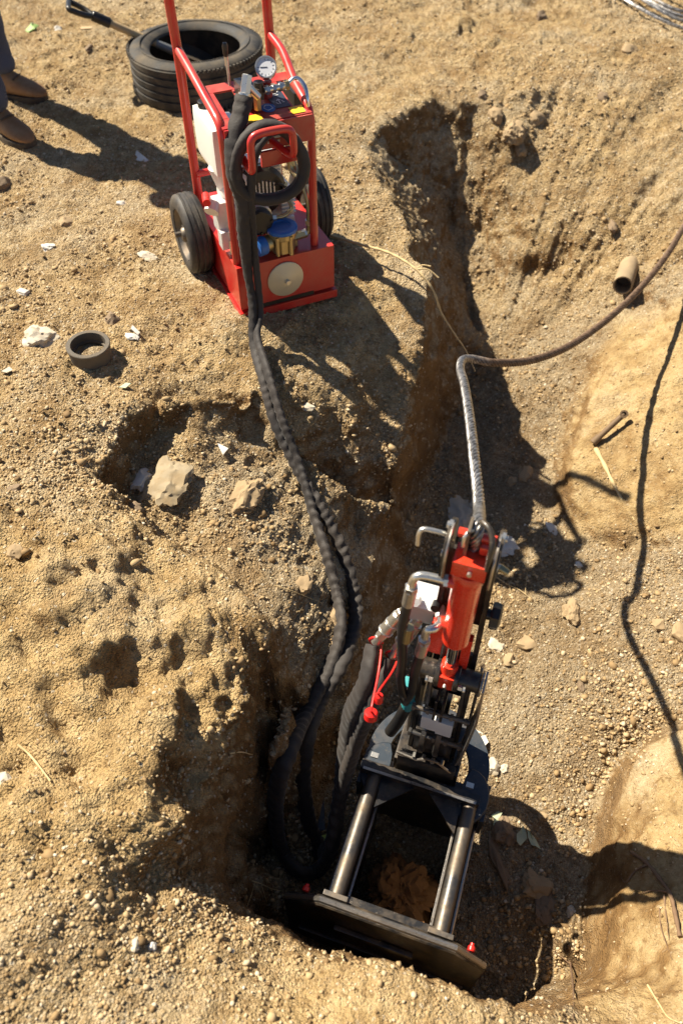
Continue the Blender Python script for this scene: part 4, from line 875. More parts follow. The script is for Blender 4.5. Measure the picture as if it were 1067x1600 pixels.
RP = [L(-.004, tv + .020, .60), L(-.004, tv + .020, 1.0), L(-.004, tv + .012, 1.25), L(-.003, tv + .012, 1.36), atd(748, 790, 1.56), atd(741, 720, 1.68), atd(733, 650, 1.86), atd(725, 600, 2.03), atd(719, 578, 2.15), atd(722, 563, 2.21), atd(738, 561, 2.26), atd(775, 567, 2.30), atd(830, 563, 2.43), atd(890, 540, 2.60), atd(950, 498, 2.78), atd(1000, 450, 2.95), atd(1040, 400, 3.10), atd(1067, 355, 3.24), atd(1110, 275, 3.50), atd(1160, 190, 3.85), gp2(1230, 125), gp2(1300, 95)]
ro = rope(RP, .0122, 'wire_rope', 'thick twisted steel rope rising from the rig and bending sharply to the right', 'wire rope', lay=.080, n=9)
vx = np.empty(len(ro.data.vertices) * 3, np.float32); ro.data.vertices.foreach_get('co', vx); vx = vx.reshape(-1, 3) + np.array(ro.location, dtype=np.float32)
ra = ro.data.attributes.new('rust', 'FLOAT', 'POINT'); ra.data.foreach_set('value', np.clip((vx[:, 0] - .34) / .12 + np.clip((vx[:, 1] - 1.72) * 3, 0, .5), 0, 1).astype(np.float32))
# coil of old rope at the far right
for k in range(7):
    q = [(905 + 11 * k, -30 - 4 * k), (945 + 9 * k, 3 - 5 * k), (995 + 5 * k, 31 - 7 * k), (1067, 57 - 9 * k), (1150, 66 - 10 * k), (1240, 55 - 12 * k)]
    q = [at(x_, y_, .02) for x_, y_ in q]
    q = [drop(p.x, p.y)[0] + Vector((0, 0, .014 + .012 * ((k * 2) % 3) + .01 * math.sin(i_ + k))) for i_, p in enumerate(q)]
    rope(q, .0095, 'coiled_rope', ['lowest and nearest', 'second nearest', 'third nearest', 'middle', 'third farthest', 'second farthest', 'farthest'][k] + ' turn of the grey steel rope coil at the far right', 'wire rope', lay=.09, strands=5, step=.02, n=5, group='turns of steel rope in the coil')
# ---------------------------------------------------------------- old tyre and shovel
tc = at(304, 68, .19); tc.z = .0
gz = drop(tc.x, tc.y - .25)[0].z
tyre = empty('old_tyre', (tc.x, tc.y, gz), 'worn black car tyre lying flat with a shovel resting in it', 'tyre')
H = .205; z0 = gz - .02
def tw(a, t, r): return r * (1 + .012 * math.cos(2 * a + .5) + .008 * math.sin(3 * a))
m = MB()
prof = [(.030, .205), (.012, .225), (.004, .255), (.010, .285), (.022, .298)]
for k in range(5):
    zz = .034 + k * .032; prof += [(zz, .303), (zz + .022, .304), (zz + .024, .297), (zz + .030, .297)]
prof += [(H - .018, .298), (H - .008, .288), (H + .002, .262), (H - .004, .232), (H - .016, .212), (H - .026, .205), (H - .030, .212), (H - .020, .25), (H - .03, .285), (.03, .285), (.025, .24)]
m.lathe((tc.x, tc.y, z0), (0, 0, 1), prof, 96, loop=True, wob=tw); m.build('tyre_body', 'tyre', tyre)
m = MB()
for k in range(96):
    a = 6.2832 * k / 96; d = Vector((math.cos(a), math.sin(a), 0)); t_ = Vector((-math.sin(a), math.cos(a), 0)); rr = tw(a, 0, 1)
    for zz in (.026, H - .024): m.box(Vector((tc.x, tc.y, z0 + zz)) + d * .2985 * 1.0 * rr, (.006, .0055, .010), (d, t_, Vector((0, 0, 1))))
m.build('shoulder_blocks', 'tyre', tyre, kind='stuff')
m = MB(); m.lathe((tc.x, tc.y, z0), (0, 0, 1), [(H + .0025, .252), (H + .0055, .250), (H + .0045, .245)], 80, wob=tw, caps=False); m.build('sidewall_ring', 'tyre', tyre)
s0 = atd(112, 10, 3.52); s1 = at(272, 80, .12)
dsh = (s1 - s0).normalized(); shov = empty('shovel', s1 + dsh * .25, 'shovel with wooden shaft and black grip leaning into the tyre', 'shovel')
m = MB(); m.cyl(s0 + dsh * .15, s0 + dsh * .38, .0165, n=16); m.build('shaft', 'wood', shov)
m = MB(); m.cyl(s0 + dsh * .38, s1 + dsh * .02, .0175, .019, n=16); m.build('socket', simple('grey_socket', (.22, .24, .25), .5, .4, .3), shov)
sx = dsh.cross(Vector((0, 0, 1))).normalized(); sy = sx.cross(dsh)
m = MB(); m.cyl(s0 + dsh * .09, s0 + dsh * .17, .022, n=16, bev=.002)
m.tube([s0 + dsh * .10, s0 + dsh * .06 + sx * .035, s0 + dsh * .01 + sx * .048, s0 - dsh * .01 + sx * .045, s0 - dsh * .012, s0 - dsh * .01 - sx * .045, s0 + dsh * .01 - sx * .048, s0 + dsh * .06 - sx * .035, s0 + dsh * .10], .012, n=12, step=.008); m.build('grip', 'black_plastic', shov)
m = MB(); b0 = s1 + dsh * .0
m.quadring([[b0 + dsh * t + sx * w_ * q + sy * (.012 * q * q * 2 + o) for q in (-1, -.5, 0, .5, 1)] + [b0 + dsh * t + sx * w_ * q + sy * (.012 * q * q * 2 + o + .002) for q in (1, .5, 0, -.5, -1)] for t, w_, o in ((0, .02, 0), (.03, .085, 0), (.12, .09, .004), (.18, .07, .004), (.22, .01, 0))]); m.build('blade', 'dark_steel', shov)
# ---------------------------------------------------------------- pipes
def hdep(x_, y_): return (hit(x_, y_)[0] - Vector((0, 0, CAM_H))).dot(Vector((0, cp, -sp)))
mouth = atd(972, 446, hdep(972, 452) - .10); back = atd(988, 398, hdep(990, 402) + .10)
ap = (back - mouth).normalized()
root = empty('drain_pipe', back, 'stub of dusty tan pipe sticking out of the pit slope', 'pipe')
m = MB(); m.lathe(mouth, ap, [(0, .034), (0, .0395), (.003, .040), (.55, .040), (.55, .034)], 40, loop=True); m.build('pipe_wall', 'pipe_clay', root)
m = MB(); m.lathe(mouth + ap * .06, ap, [(0, .0335), (.02, .030), (.04, 0)], 24, caps=False); m.build('packed_soil', 'stone_dark', root)
# small bent pipe in the clay
a0 = gp(930, 692, .02); a1 = gp(968, 664, .055)
root = empty('bent_pipe', a0, 'thin rusty pipe with a collar poking from the clay bulge', 'pipe')
m = MB(); dd = (a1 - a0).normalized(); m.cyl(a0, a1, .0105, .0105, n=16); m.cyl(a0 - dd * .02, a0 + dd * .012, .014, n=16); m.build('pipe_wall', 'rust_pipe', root)
m = MB(); cd = (Vector((0, 0, CAM_H)) - a1).normalized(); m.lathe(a1, cd, [(-.012, .014), (.010, .0150), (.012, .014), (.012, .0085), (-.004, .0080), (-.004, 0)], 24, caps=False); m.build('collar', 'rust_pipe', root)
st = MB(); st.tube([gp(929, 704, .010), gp(945, 735, .012), gp(962, 770, .010), gp(990, 814, .004)], .0085, n=9, rf=lambda t, a, d: 1 - .75 * t + .15 * math.sin(d * 90)); tag(st.build('stick', 'root', None), 'grey peeling stick hanging down the clay below the rusty pipe', 'stick')
# iron ring on the left
rp, rn = hit(143, 556)
root = empty('iron_ring', rp, 'short dark iron collar standing on the gravel left of the power pack', 'pipe collar')
m = MB(); m.lathe(rp + Vector((0, 0, -.01)), (0.02, -.03, 1), [(0, .052), (0, .063), (.045, .064), (.048, .066), (.056, .067), (.058, .065), (.058, .053), (.030, .052), (.028, .047), (.02, .047), (.018, .052)], 48, loop=True); m.build('ring_wall', 'ring_iron', root)
m = MB(); m.lathe(rp, (0, 0, 1), [(.014, 0), (.014, .03), (.008, .052)], 24, caps=False, wob=lambda a, t, r: r * (1 + .1 * math.sin(5 * a))); m.build('soil_fill', 'soil', root)
# ---------------------------------------------------------------- stones one can tell apart: (px, py, width px, height px, mat, label, category, flatness)
ST = [
 (62, 524, 62, 44, 'stone_pale', 'large pale blocky stone left of the iron collar', 'stone', .5),
 (205, 523, 28, 14, 'stone_white', 'white chalky chip right of the iron collar', 'stone', .3),
 (176, 498, 24, 22, 'stone_dark', 'dark brown clod above the white chip beside the iron collar', 'clod of earth', .8),
 (75, 384, 28, 18, 'stone_white', 'white rounded stone left of the power pack wheel', 'stone', .6),
 (38, 455, 22, 14, 'stone_white', 'grey white stone in the shade above the large pale stone', 'stone', .4),
 (190, 316, 16, 10, 'stone_white', 'tiny white stone at the end of the leg shadows', 'stone', .5),
 (230, 399, 34, 16, 'stone_pale', 'flat pale stone left of the near wheel', 'stone', .35),
 (102, 345, 26, 18, 'stone_brown', 'round brown clod between white stone and leg shadows', 'clod of earth', .7),
 (6, 285, 26, 24, 'stone_dark', 'dark brown clod at the left edge below the boot', 'clod of earth', .8),
 (262, 750, 74, 74, 'stone_slab', 'large broken slab of pale stone in the alcove', 'stone slab', .42),
 (221, 747, 30, 24, 'stone_white', 'white stone beside the large broken slab', 'stone', .7),
 (208, 792, 28, 18, 'stone_dark', 'dark stone below the white stone in the alcove', 'stone', .6),
 (382, 772, 44, 44, 'stone_brown', 'smooth brown stone half buried left of the hoses', 'stone', .8),
 (26, 860, 26, 18, 'stone_brown', 'small brown stone on the left mound', 'stone', .7),
 (24, 762, 28, 14, 'stone_dark', 'flat dark clod above the left mound', 'clod of earth', .4),
 (478, 634, 26, 16, 'stone_pale', 'pale flake on the block face right of the hoses', 'stone', .3),
 (474, 912, 24, 22, 'stone_brown', 'brown clod left of where the hoses part', 'clod of earth', .8),
 (528, 1001, 22, 16, 'stone_brown', 'tan pebble lowest in the row beside the parted hoses', 'stone', .8),
 (522, 961, 20, 22, 'stone_brown', 'tan pebble middle of the row beside the parted hoses', 'stone', .8),
 (523, 936, 14, 12, 'stone_pale', 'tan pebble topmost in the row beside the parted hoses', 'stone', .8),
 (716, 800, 50, 60, 'stone_pale', 'grey block of stone left of the rope behind the rig', 'stone', .6),
 (742, 792, 34, 28, 'stone_pale', 'pale stone right behind the rope at the rig top', 'stone', .6),
 (796, 851, 34, 32, 'stone_white', 'flat white stone right of the rig top', 'stone', .4),
 (862, 821, 14, 24, 'stone_white', 'upright white chip right of the flat white stone', 'stone', .3),
 (906, 881, 16, 10, 'stone_white', 'small white chip near the edge of the block shadow', 'stone', .3),
 (822, 740, 22, 20, 'stone_brown', 'brown stone in the shaded floor under the clay bulge', 'stone', .8),
 (800, 752, 16, 14, 'stone_brown', 'small round stone left of the brown stone in shade', 'stone', .8),
 (895, 955, 32, 30, 'stone_brown', 'lumpy tan clod on the lit floor right of the ram', 'clod of earth', .8),
 (822, 1003, 30, 24, 'stone_brown', 'tan stone on the lit floor near the black knob', 'stone', .7),
 (777, 1007, 28, 26, 'stone_pale', 'round pale lump next to the black knob', 'stone', .5),
 (795, 1030, 22, 16, 'stone_brown', 'small clod below the round pale lump', 'clod of earth', .7),
 (1060, 986, 30, 26, 'stone_brown', 'brown stone at the right edge', 'stone', .8),
 (1028, 975, 22, 16, 'stone_brown', 'small brown stone next to the one at the right edge', 'stone', .7),
 (908, 1070, 16, 14, 'stone_dark', 'dark pebble on the lit slope above the rig shadow', 'stone', .8),
 (768, 1196, 22, 20, 'stone_pale', 'rounded tan stone in the rig shadow beside the ring', 'stone', .8),
 (788, 1199, 12, 10, 'stone_pale', 'small tan pebble next to the rounded stone in shadow', 'stone', .8),
 (790, 1298, 34, 36, 'stone_dark', 'dark brown stone below the pale leaves', 'stone', .8),
 (780, 1345, 22, 56, 'stone_dark', 'long dark stone standing beside the right rail', 'stone', .7),
 (838, 1381, 46, 36, 'stone_brown', 'angular brown rock in the rig shadow on the floor', 'rock', .6),
 (852, 1420, 34, 30, 'stone_dark', 'dark clod under the angular brown rock', 'clod of earth', .7),
 (893, 1426, 16, 14, 'stone_pale', 'pale pebble at the foot of the cut clay face', 'stone', .8),
 (848, 1275, 18, 12, 'stone_brown', 'small brown stone right of the two leaves', 'stone', .7),
 (956, 349, 16, 22, 'stone_dark', 'dark clod stuck on the far slope above the pipe', 'clod of earth', .8),
 (776, 178, 24, 22, 'stone_brown', 'brown lump uppermost in the crumbling patch of the far bank', 'clod of earth', .9),
 (800, 205, 34, 26, 'stone_brown', 'big brown lump in the middle of the crumbling patch', 'clod of earth', .9),
 (838, 185, 24, 20, 'stone_brown', 'brown lump at the right end of the crumbling patch', 'clod of earth', .9),
 (812, 232, 22, 18, 'stone_brown', 'brown lump lowest in the crumbling patch', 'clod of earth', .9),
 (752, 148, 16, 14, 'stone_dark', 'dark clod on the far rim left of the crumbling patch', 'clod of earth', .9),
 (940, 150, 14, 14, 'stone_dark', 'dark clod on the far rim, top right', 'clod of earth', .9),
 (980, 75, 24, 20, 'stone_brown', 'brown clod below the coil of old rope', 'clod of earth', .8),
 (845, 25, 18, 14, 'stone_dark', 'dark clod on the far ground, left of the rope coil', 'clod of earth', .8),
 (93, 44, 12, 10, 'stone_white', 'small white stone on the far ground below the shovel grip', 'stone', .8),
 (50, 43, 18, 12, 'leaf_green', 'small greenish stone beside the dark trouser leg', 'stone', .7),
 (141, 75, 10, 14, 'stone_dark', 'small dark pointed clod left of the tyre', 'clod of earth', 1.0),
 (237, 1478, 14, 12, 'stone_white', 'small white pebble in the near soil', 'stone', .8),
 (212, 1473, 18, 14, 'stone_pale', 'grey pebble left of the white one in the near soil', 'stone', .8),
 (6, 1215, 26, 24, 'stone_pale', 'pale rounded stone at the left edge of the mound', 'stone', .7),
]
for i, (px, py, w, h_, mt, lb, ct, fl_) in enumerate(ST):
    l, n = hit(px, py + h_ * .12); dep = (l - Vector((0, 0, CAM_H))).dot(Vector((0, cp, -sp))); k = dep / FPX
    hw = w * k * .56; hh = h_ * k * .56; tall = hh * (1.5 if fl_ > .6 else 1.15)
    q = Quaternion((0, 0, 1), random.uniform(-.5, .5)) if i != 9 else Quaternion((0, 0, 1), R(-25)) @ Quaternion((1, 0, 0), R(18))
    o = rock_bm(l - n * hw * fl_ * .02, (hw, tall, hw * fl_), 100 + i, 4 if w > 30 else 3, q=q, rough=.30).build('stone' if 'clod' not in ct else 'earth_clod', mt, ang=28)
    tag(o, lb, ct)
# thin shards
def shard(px, py, pix, mat, name, label, cat, th=.003, lift=.006, tilt=(0, 0)):
    l, n = hit(px, py); dep = (l - Vector((0, 0, CAM_H))).dot(Vector((0, cp, -sp))); k = dep / FPX
    x = Vector((1, 0, tilt[0])).normalized(); y = Vector((0, 1, tilt[1])).normalized(); s = 1 / max(.5, math.sin(math.atan2(CAM_H - l.z, math.hypot(l.x, l.y))))
    m = MB(); m.prism([l + n * lift + x * (a * k) + y * (-b * k * s) for a, b in pix], Vector((0, 0, th)), .0005); return tag(m.build(name, mat), label, cat)
shard(222, 249, [(-10, -9), (13, 4), (-2, 7), (-11, 6)], 'stone_white', 'plastic_shard', 'white triangular scrap lying left of the power pack', 'scrap', tilt=(.15, .3))
shard(348, 703, [(-9, -8), (10, 0), (2, 8)], 'stone_white', 'plastic_shard', 'white triangular shard in the alcove left of the hoses', 'scrap', tilt=(.1, .3))
shard(212, 517, [(-6, -4), (7, 3), (4, 6), (-8, 0)], 'stone_white', 'plastic_shard', 'thin white shard leaning on the white chip', 'scrap', tilt=(-.2, .3))
shard(196, 605, [(-9, 3), (0, -4), (9, -3), (2, 4)], 'leaf', 'dry_leaf', 'small pale green leaf below the iron collar', 'leaf')
shard(136, 46, [(-10, -2), (8, -3), (10, 1), (-8, 3)], 'wood', 'wood_chip', 'pale wood chip left of the shovel grip', 'wood chip')
shard(14, 580, [(-10, 2), (0, -5), (8, 0), (0, 4)], 'stone_pale', 'stone_chip', 'pale flat chip at the left edge below the large stone', 'stone')
# two leaves in the pit
def leaf(px, py, pts, mat, label, name='leaf', z=.012):
    l, n = hit(px, py); dep = (l - Vector((0, 0, CAM_H))).dot(Vector((0, cp, -sp))); k = dep / FPX; m = MB()
    P_ = [Vector((a * k, -b * k, 0)) for a, b in pts]; c = sum(P_, Vector()) / len(P_); bm = m.bm
    cv_ = bm.verts.new(l + c + Vector((0, 0, z - .004))); R_ = [bm.verts.new(l + p + Vector((0, 0, z + .006 * math.sin(i * 2.1)))) for i, p in enumerate(P_)]
    cb_ = bm.verts.new(l + c + Vector((0, 0, z - .005))); 
    for i in range(len(R_)): bm.faces.new((cv_, R_[i], R_[(i + 1) % len(R_)])); 
    lo = [bm.verts.new(v.co + Vector((0, 0, -.001))) for v in R_]
    for i in range(len(R_)): bm.faces.new((cb_, lo[(i + 1) % len(R_)], lo[i])); bm.faces.new((R_[i], lo[i], lo[(i + 1) % len(R_)], R_[(i + 1) % len(R_)]))
    return tag(m.build(name, mat, ang=80), label, 'leaf')
leaf(815, 1310, [(3, -18), (-2, -10), (-8, -6), (-10, 6), (-6, 14), (2, 6), (7, 2), (6, -8)], 'leaf', 'left one of two pale leaves lying in the rig shadow')
leaf(828, 1315, [(-3, -17), (2, -8), (8, -4), (13, 14), (6, 10), (0, 6), (-4, -4)], 'leaf', 'right one of two pale leaves lying in the rig shadow')
leaf(776, 1281, [(-8, 10), (-6, 0), (-9, -6), (2, -11), (8, -8), (3, 0), (0, 6), (-4, 12)], 'leaf', 'crumpled green white leaf right of the turntable ring')
leaf(746, 1160, [(-14, -14), (-2, -18), (12, -12), (16, 2), (8, 10), (4, 20), (-4, 14), (-6, 4), (-12, -2)], 'stone_white', 'crumpled whitish scrap beside the arc cheek of the rig', 'paper_scrap')
# yellow green tag and grey board under the hoses
l, n = hit(498, 1300)
root = empty('tag_board', l, 'blue grey strip with a yellow green warning tag among the hoses', 'tag')
m = MB(); a_, b_, c_ = at(506, 1245, l.z + .03), at(494, 1300, l.z + .03), at(508, 1296, l.z + .03); m.prism([a_, b_, c_], (0, 0, -.004)); m.build('strip', 'blue_grey', root)
m = MB(); m.prism([at(x_, y_, l.z + .035) for x_, y_ in ((496, 1308), (513, 1302), (515, 1322), (505, 1330))], (0, 0, -.002)); tg = m.build('warning_tag', 'label_yg', root)
m = MB(); tri = [at(x_, y_, l.z + .0356) for x_, y_ in ((505, 1308), (511, 1319), (501, 1318))]; m.tube(tri + [tri[0]], .0008, n=4, smooth=False); m.build('tag_mark', 'black_plastic', root)
# ---------------------------------------------------------------- roots and straws
def root_line(pix, r, mat, label, br=(), up=.006, name='root', taper=.6, jig=2.0):
    def mk(pts, r):
        q = [(Vector(p[3:]) if len(p) > 3 else gp(p[0] + random.uniform(-jig, jig) * .4, p[1], up if len(p) < 3 else p[2])) for p in pts]; return q
    m = MB(); m.tube(mk(pix, r), r, n=7, step=.006, rf=lambda t, a, d: (1 - taper * t) * (1 + .25 * math.sin(d * 160) * math.sin(d * 61)))
    for b_ in br: m.tube(mk(b_, r), r * .55, n=6, step=.006, rf=lambda t, a, d: (1 - .8 * t) * (1 + .2 * math.sin(d * 150)))
    return tag(m.build(name, mat, ang=60), label, 'root')
q0 = gp(517, 372, .01); q1 = at(560, 381, .02); q2 = at(610, 396, .03); q3 = at(650, 421, .02); q4 = at(676, 453, -.03); q5 = at(690, 490, -.12); q6 = at(712, 525, -.2); q7 = at(727, 547, -.26); q8 = at(742, 580, -.34)
m = MB(); m.tube([q0, q1, q2, q3, q4, q5, q6, q7, q8], .0058, n=8, step=.006, rf=lambda t, a, d: (1 - .65 * t) * (1 + .2 * math.sin(d * 150)))
m.tube([q3, at(668, 421, .02), at(685, 434, .0)], .0026, n=6, step=.006); m.tube([at(652, 418, .02), at(660, 414, .03), at(673, 416, .03)], .002, n=6, step=.006)
tag(m.build('root', 'root', ang=60), 'long pale root hanging from the power pack edge into the pit', 'root')
root_line([(985, 1333), (1008, 1350), (1028, 1375), (1045, 1400), (1052, 1430), (1060, 1465)], .0050, 'root_dark', 'branching dark root on the clay at the lower right', br=[[(1040, 1395), (1015, 1393), (985, 1403)], [(1010, 1352), (990, 1362), (975, 1380), (968, 1372)], [(1035, 1400), (1040, 1440), (1042, 1470)]], taper=.0, up=.008)
root_line([(1028, 1420), (1030, 1450), (1040, 1480), (1048, 1500)], .0018, 'root_dark', 'hair thin root below the branching dark root')
root_line([(1010, 1540), (1028, 1570), (1042, 1590), (1062, 1600)], .0022, 'root', 'pale straw at the lower right corner', jig=1)
root_line([(887, 1480), (889, 1510), (893, 1550), (891, 1598)], .0030, 'root_dark', 'upright reddish root at the near rim, lower right', br=[[(891, 1512), (878, 1500), (862, 1488), (865, 1460)]], up=.02)
root_line([(30, 1165), (45, 1178), (60, 1195), (80, 1222)], .0028, 'root', 'pale root on the left mound', taper=.4)
root_line([(360, 1180), (378, 1178), (396, 1182)], .0020, 'root', 'short pale root at the edge of the left mound', up=.01)
root_line([(395, 1380), (410, 1385), (425, 1392), (442, 1396)], .0018, 'root', 'thin root beside the left end of the thrust plate', br=[[(400, 1382), (395, 1400), (388, 1420)], [(410, 1386), (414, 1400), (420, 1420)], [(398, 1385), (410, 1398), (412, 1412)]], up=.02)
root_line([(535, 1500), (540, 1480), (548, 1458), (544, 1440)], .0024, 'root', 'pale twig in front of the thrust plate', br=[[(545, 1470), (532, 1470), (518, 1478)]], up=.03)
root_line([(672, 1482), (676, 1500), (681, 1520)], .0022, 'root', 'pale straw under the right half of the thrust plate', up=.03)
root_line([(775, 905), (790, 915), (812, 925), (828, 938)], .0016, 'root', 'fine straw on the floor right of the ram', br=[[(795, 918), (800, 935), (812, 945)], [(820, 930), (822, 905), (826, 890)]], up=.01)
root_line([(430, 917), (455, 925), (480, 935), (505, 945)], .0016, 'root', 'fine straw left of the parting hoses', up=.008)
# ---------------------------------------------------------------- person standing at the upper left
def skin_body(name, joints, edges, mat, root, sub=2, rootv=0):
    me = bpy.data.meshes.new(name); me.from_pydata([j[0] for j in joints], edges, []); me.update()
    o = bpy.data.objects.new(name, me); col.objects.link(o); o.parent = root
    md = o.modifiers.new('skin', 'SKIN'); md.use_smooth_shade = True
    for v, j in zip(me.skin_vertices[0].data, joints): v.radius = j[1]
    me.skin_vertices[0].data[rootv].use_root = True
    s = o.modifiers.new('sub', 'SUBSURF'); s.levels = sub; s.render_levels = sub
    dg = bpy.context.evaluated_depsgraph_get(); m2 = bpy.data.meshes.new_from_object(o.evaluated_get(dg)); o.modifiers.clear(); o.data = m2
    m2.materials.clear(); m2.materials.append(M[mat]); m2.polygons.foreach_set('use_smooth', [True] * len(m2.polygons)); return o
fA = hit(12, 214)[0]; fB = hit(40, 152)[0]
fA.x += .005; fB.x -= .045
pc = (fA + fB) / 2; per = empty('person', (pc.x, pc.y, min(fA.z, fB.z)), 'person in blue jeans and tan leather boots standing at the upper left edge', 'person')
O = per.location
def rel(v): return tuple(Vector(v) - O)
hx = -.10; hip = Vector((pc.x - .06, pc.y, .90)); ch = Vector((pc.x + .0, pc.y, 1.28)); nk = Vector((pc.x + .04, pc.y, 1.38)); hdp = Vector((pc.x + .09, pc.y, 1.53))
fwd = Vector((.93, -.37, 0)); side = Vector((.37, .93, 0))
# trousers: pelvis, thighs and shins in one continuous surface
aA = Vector((fA.x - .022, fA.y + .02, fA.z + .09)); aB = Vector((fB.x - .03, fB.y + .02, fB.z + .09))
kA = Vector((aA.x - .02, aA.y - .0, .50)); kB = Vector((aB.x - .01, aB.y, .50))
j = [(rel(hip), (.15, .12)), (rel(hip + Vector((0, 0, .12))), (.145, .11)),
     (rel(hip - side * .09 + Vector((0, 0, -.06))), (.10, .10)), (rel(kA), (.075, .078)), (rel(aA + Vector((0, 0, .06))), (.062, .066)), (rel(aA), (.066, .072)),
     (rel(hip + side * .09 + Vector((0, 0, -.06))), (.10, .10)), (rel(kB), (.075, .078)), (rel(aB + Vector((0, 0, .06))), (.062, .066)), (rel(aB), (.066, .072))]
tr = skin_body('trousers', j, [(0, 1), (0, 2), (2, 3), (3, 4), (4, 5), (0, 6), (6, 7), (7, 8), (8, 9)], 'denim', per)
from mathutils import noise as mn
for v in tr.data.vertices:
    p = v.co; k = mn.noise(Vector((p.x * 6, p.y * 6, p.z * 16))) * .010 + mn.noise(Vector((p.x * 14, p.y * 14, p.z * 34))) * .005; v.co = p + v.normal * k
shL = nk - side * .17 + Vector((0, 0, -.06)); shR = nk + side * .17 + Vector((0, 0, -.06))
eL = shL + Vector((-.02, -.05, -.26)); eR = shR + Vector((-.02, .05, -.26)); wL = eL + fwd * .16 + Vector((0, 0, -.16)); wR = eR + fwd * .16 + Vector((0, 0, -.16))
j = [(rel(hip + Vector((0, 0, .06))), (.15, .12)), (rel(hip + Vector((.02, 0, .22))), (.145, .11)), (rel(ch), (.16, .12)), (rel(nk), (.06, .06)),
     (rel(shL), (.062, .062)), (rel(eL), (.048, .048)), (rel(wL), (.034, .034)), (rel(shR), (.062, .062)), (rel(eR), (.048, .048)), (rel(wR), (.034, .034))]
skin_body('shirt', j, [(0, 1), (1, 2), (2, 3), (2, 4), (4, 5), (5, 6), (2, 7), (7, 8), (8, 9)], 'shirt', per)
j = [(rel(nk), (.050, .050)), (rel(nk + Vector((.02, 0, .06))), (.050, .050)), (rel(hdp + Vector((.01, 0, -.05))), (.062, .068)), (rel(hdp), (.078, .088)), (rel(hdp + Vector((-.01, 0, .05))), (.066, .078))]
hd_ = skin_body('head', j, [(0, 1), (1, 2), (2, 3), (3, 4)], 'skin', per)
m = MB(); m.ico(hdp + fwd * .092 + Vector((0, 0, -.02)), .016, 2, (1, .8, 1.4)); m.build('nose', 'skin', hd_)
for s in (-1, 1):
    m = MB(); m.ico(hdp + side * (.078 * s) + Vector((0, 0, -.02)), .026, 2, (.7, .4, 1.2)); m.build('ear', 'skin', hd_)
    m = MB(); m.ico(hdp + fwd * .078 + side * (.03 * s) + Vector((0, 0, .005)), .011, 2); m.build('eye', 'white_print', hd_)
m = MB(); m.ico(hdp - fwd * .018 + Vector((0, 0, .028)), .098, 3, (1, .92, .86)); m.build('hair', 'hair', hd_)
for wr in (wL, wR):
    dn = (fwd * .5 + Vector((0, 0, -.85))).normalized(); j = [(rel(wr - dn * .01), (.028, .022)), (rel(wr + dn * .05), (.038, .018)), (rel(wr + dn * .085), (.040, .016))]; e_ = [(0, 1), (1, 2)]
    for q in range(4):
        b_ = wr + dn * .085 + side * (.027 - .018 * q); n0 = len(j); ln = (.062, .072, .068, .052)[q]
        j += [(rel(b_ + dn * .02), (.009, .009)), (rel(b_ + dn * ln * .6 - fwd * .006), (.0085, .0085)), (rel(b_ + dn * ln - fwd * .018), (.0075, .0075))]; e_ += [(2, n0), (n0, n0 + 1), (n0 + 1, n0 + 2)]
    n0 = len(j); t0 = wr + dn * .03 + fwd * .03; j += [(rel(t0), (.011, .011)), (rel(t0 + dn * .03 + fwd * .015), (.010, .010)), (rel(t0 + dn * .055 + fwd * .015), (.008, .008))]; e_ += [(0, n0), (n0, n0 + 1), (n0 + 1, n0 + 2)]
    skin_body('hand', j, e_, 'skin', per, sub=1)
# boots
def boot(f, d, side_):
    """profile stations from heel to toe: (along, half width, top height)"""
    s_ = d.cross(Vector((0, 0, 1))).normalized(); g = Vector((f.x, f.y, f.z))
    stn = [(-.135, .020, .09), (-.125, .034, .135), (-.09, .040, .15), (-.045, .041, .15), (-.01, .043, .125), (.03, .047, .098), (.07, .051, .080), (.105, .050, .068), (.135, .042, .055), (.155, .024, .040), (.160, .008, .030)]
    m = MB(); rings = []
    for t, w, h_ in stn:
        c = g + d * t; ring = []
        for k in range(14):
            a = 6.2832 * k / 14; x = math.cos(a); y = math.sin(a)
            ring.append(c + s_ * (w * (abs(x) ** .8) * (1 if x > 0 else -1)) + Vector((0, 0, .018 + (h_ - .018) * (.5 + .5 * (abs(y) ** .85) * (1 if y > 0 else -1)))))
        rings.append(ring)
    m.quadring(rings); b = m.build('boot', 'leather', per, ang=70)
    m = MB(); pts = [g + d * t + s_ * (w * 1.06) for t, w, h_ in stn] + [g + d * t - s_ * (w * 1.06) for t, w, h_ in stn[::-1]]; m.prism(pts, (0, 0, .026), .003); m.build('sole', 'sole', b, ang=40)
    m = MB(); m.tube([g + d * -.005 + s_ * .03 + Vector((0, 0, .128)), g + d * .01 + Vector((0, 0, .128)), g + d * -.005 - s_ * .03 + Vector((0, 0, .128))], .0035, n=6); m.tube([g + d * .035 + s_ * .034 + Vector((0, 0, .090)), g + d * .045 + Vector((0, 0, .098)), g + d * .035 - s_ * .034 + Vector((0, 0, .090))], .0035, n=6); m.build('lace', 'sole', b)
boot(fA, Vector((.80, -.60, 0)), 1); boot(fB, Vector((.97, -.22, 0)), -1)
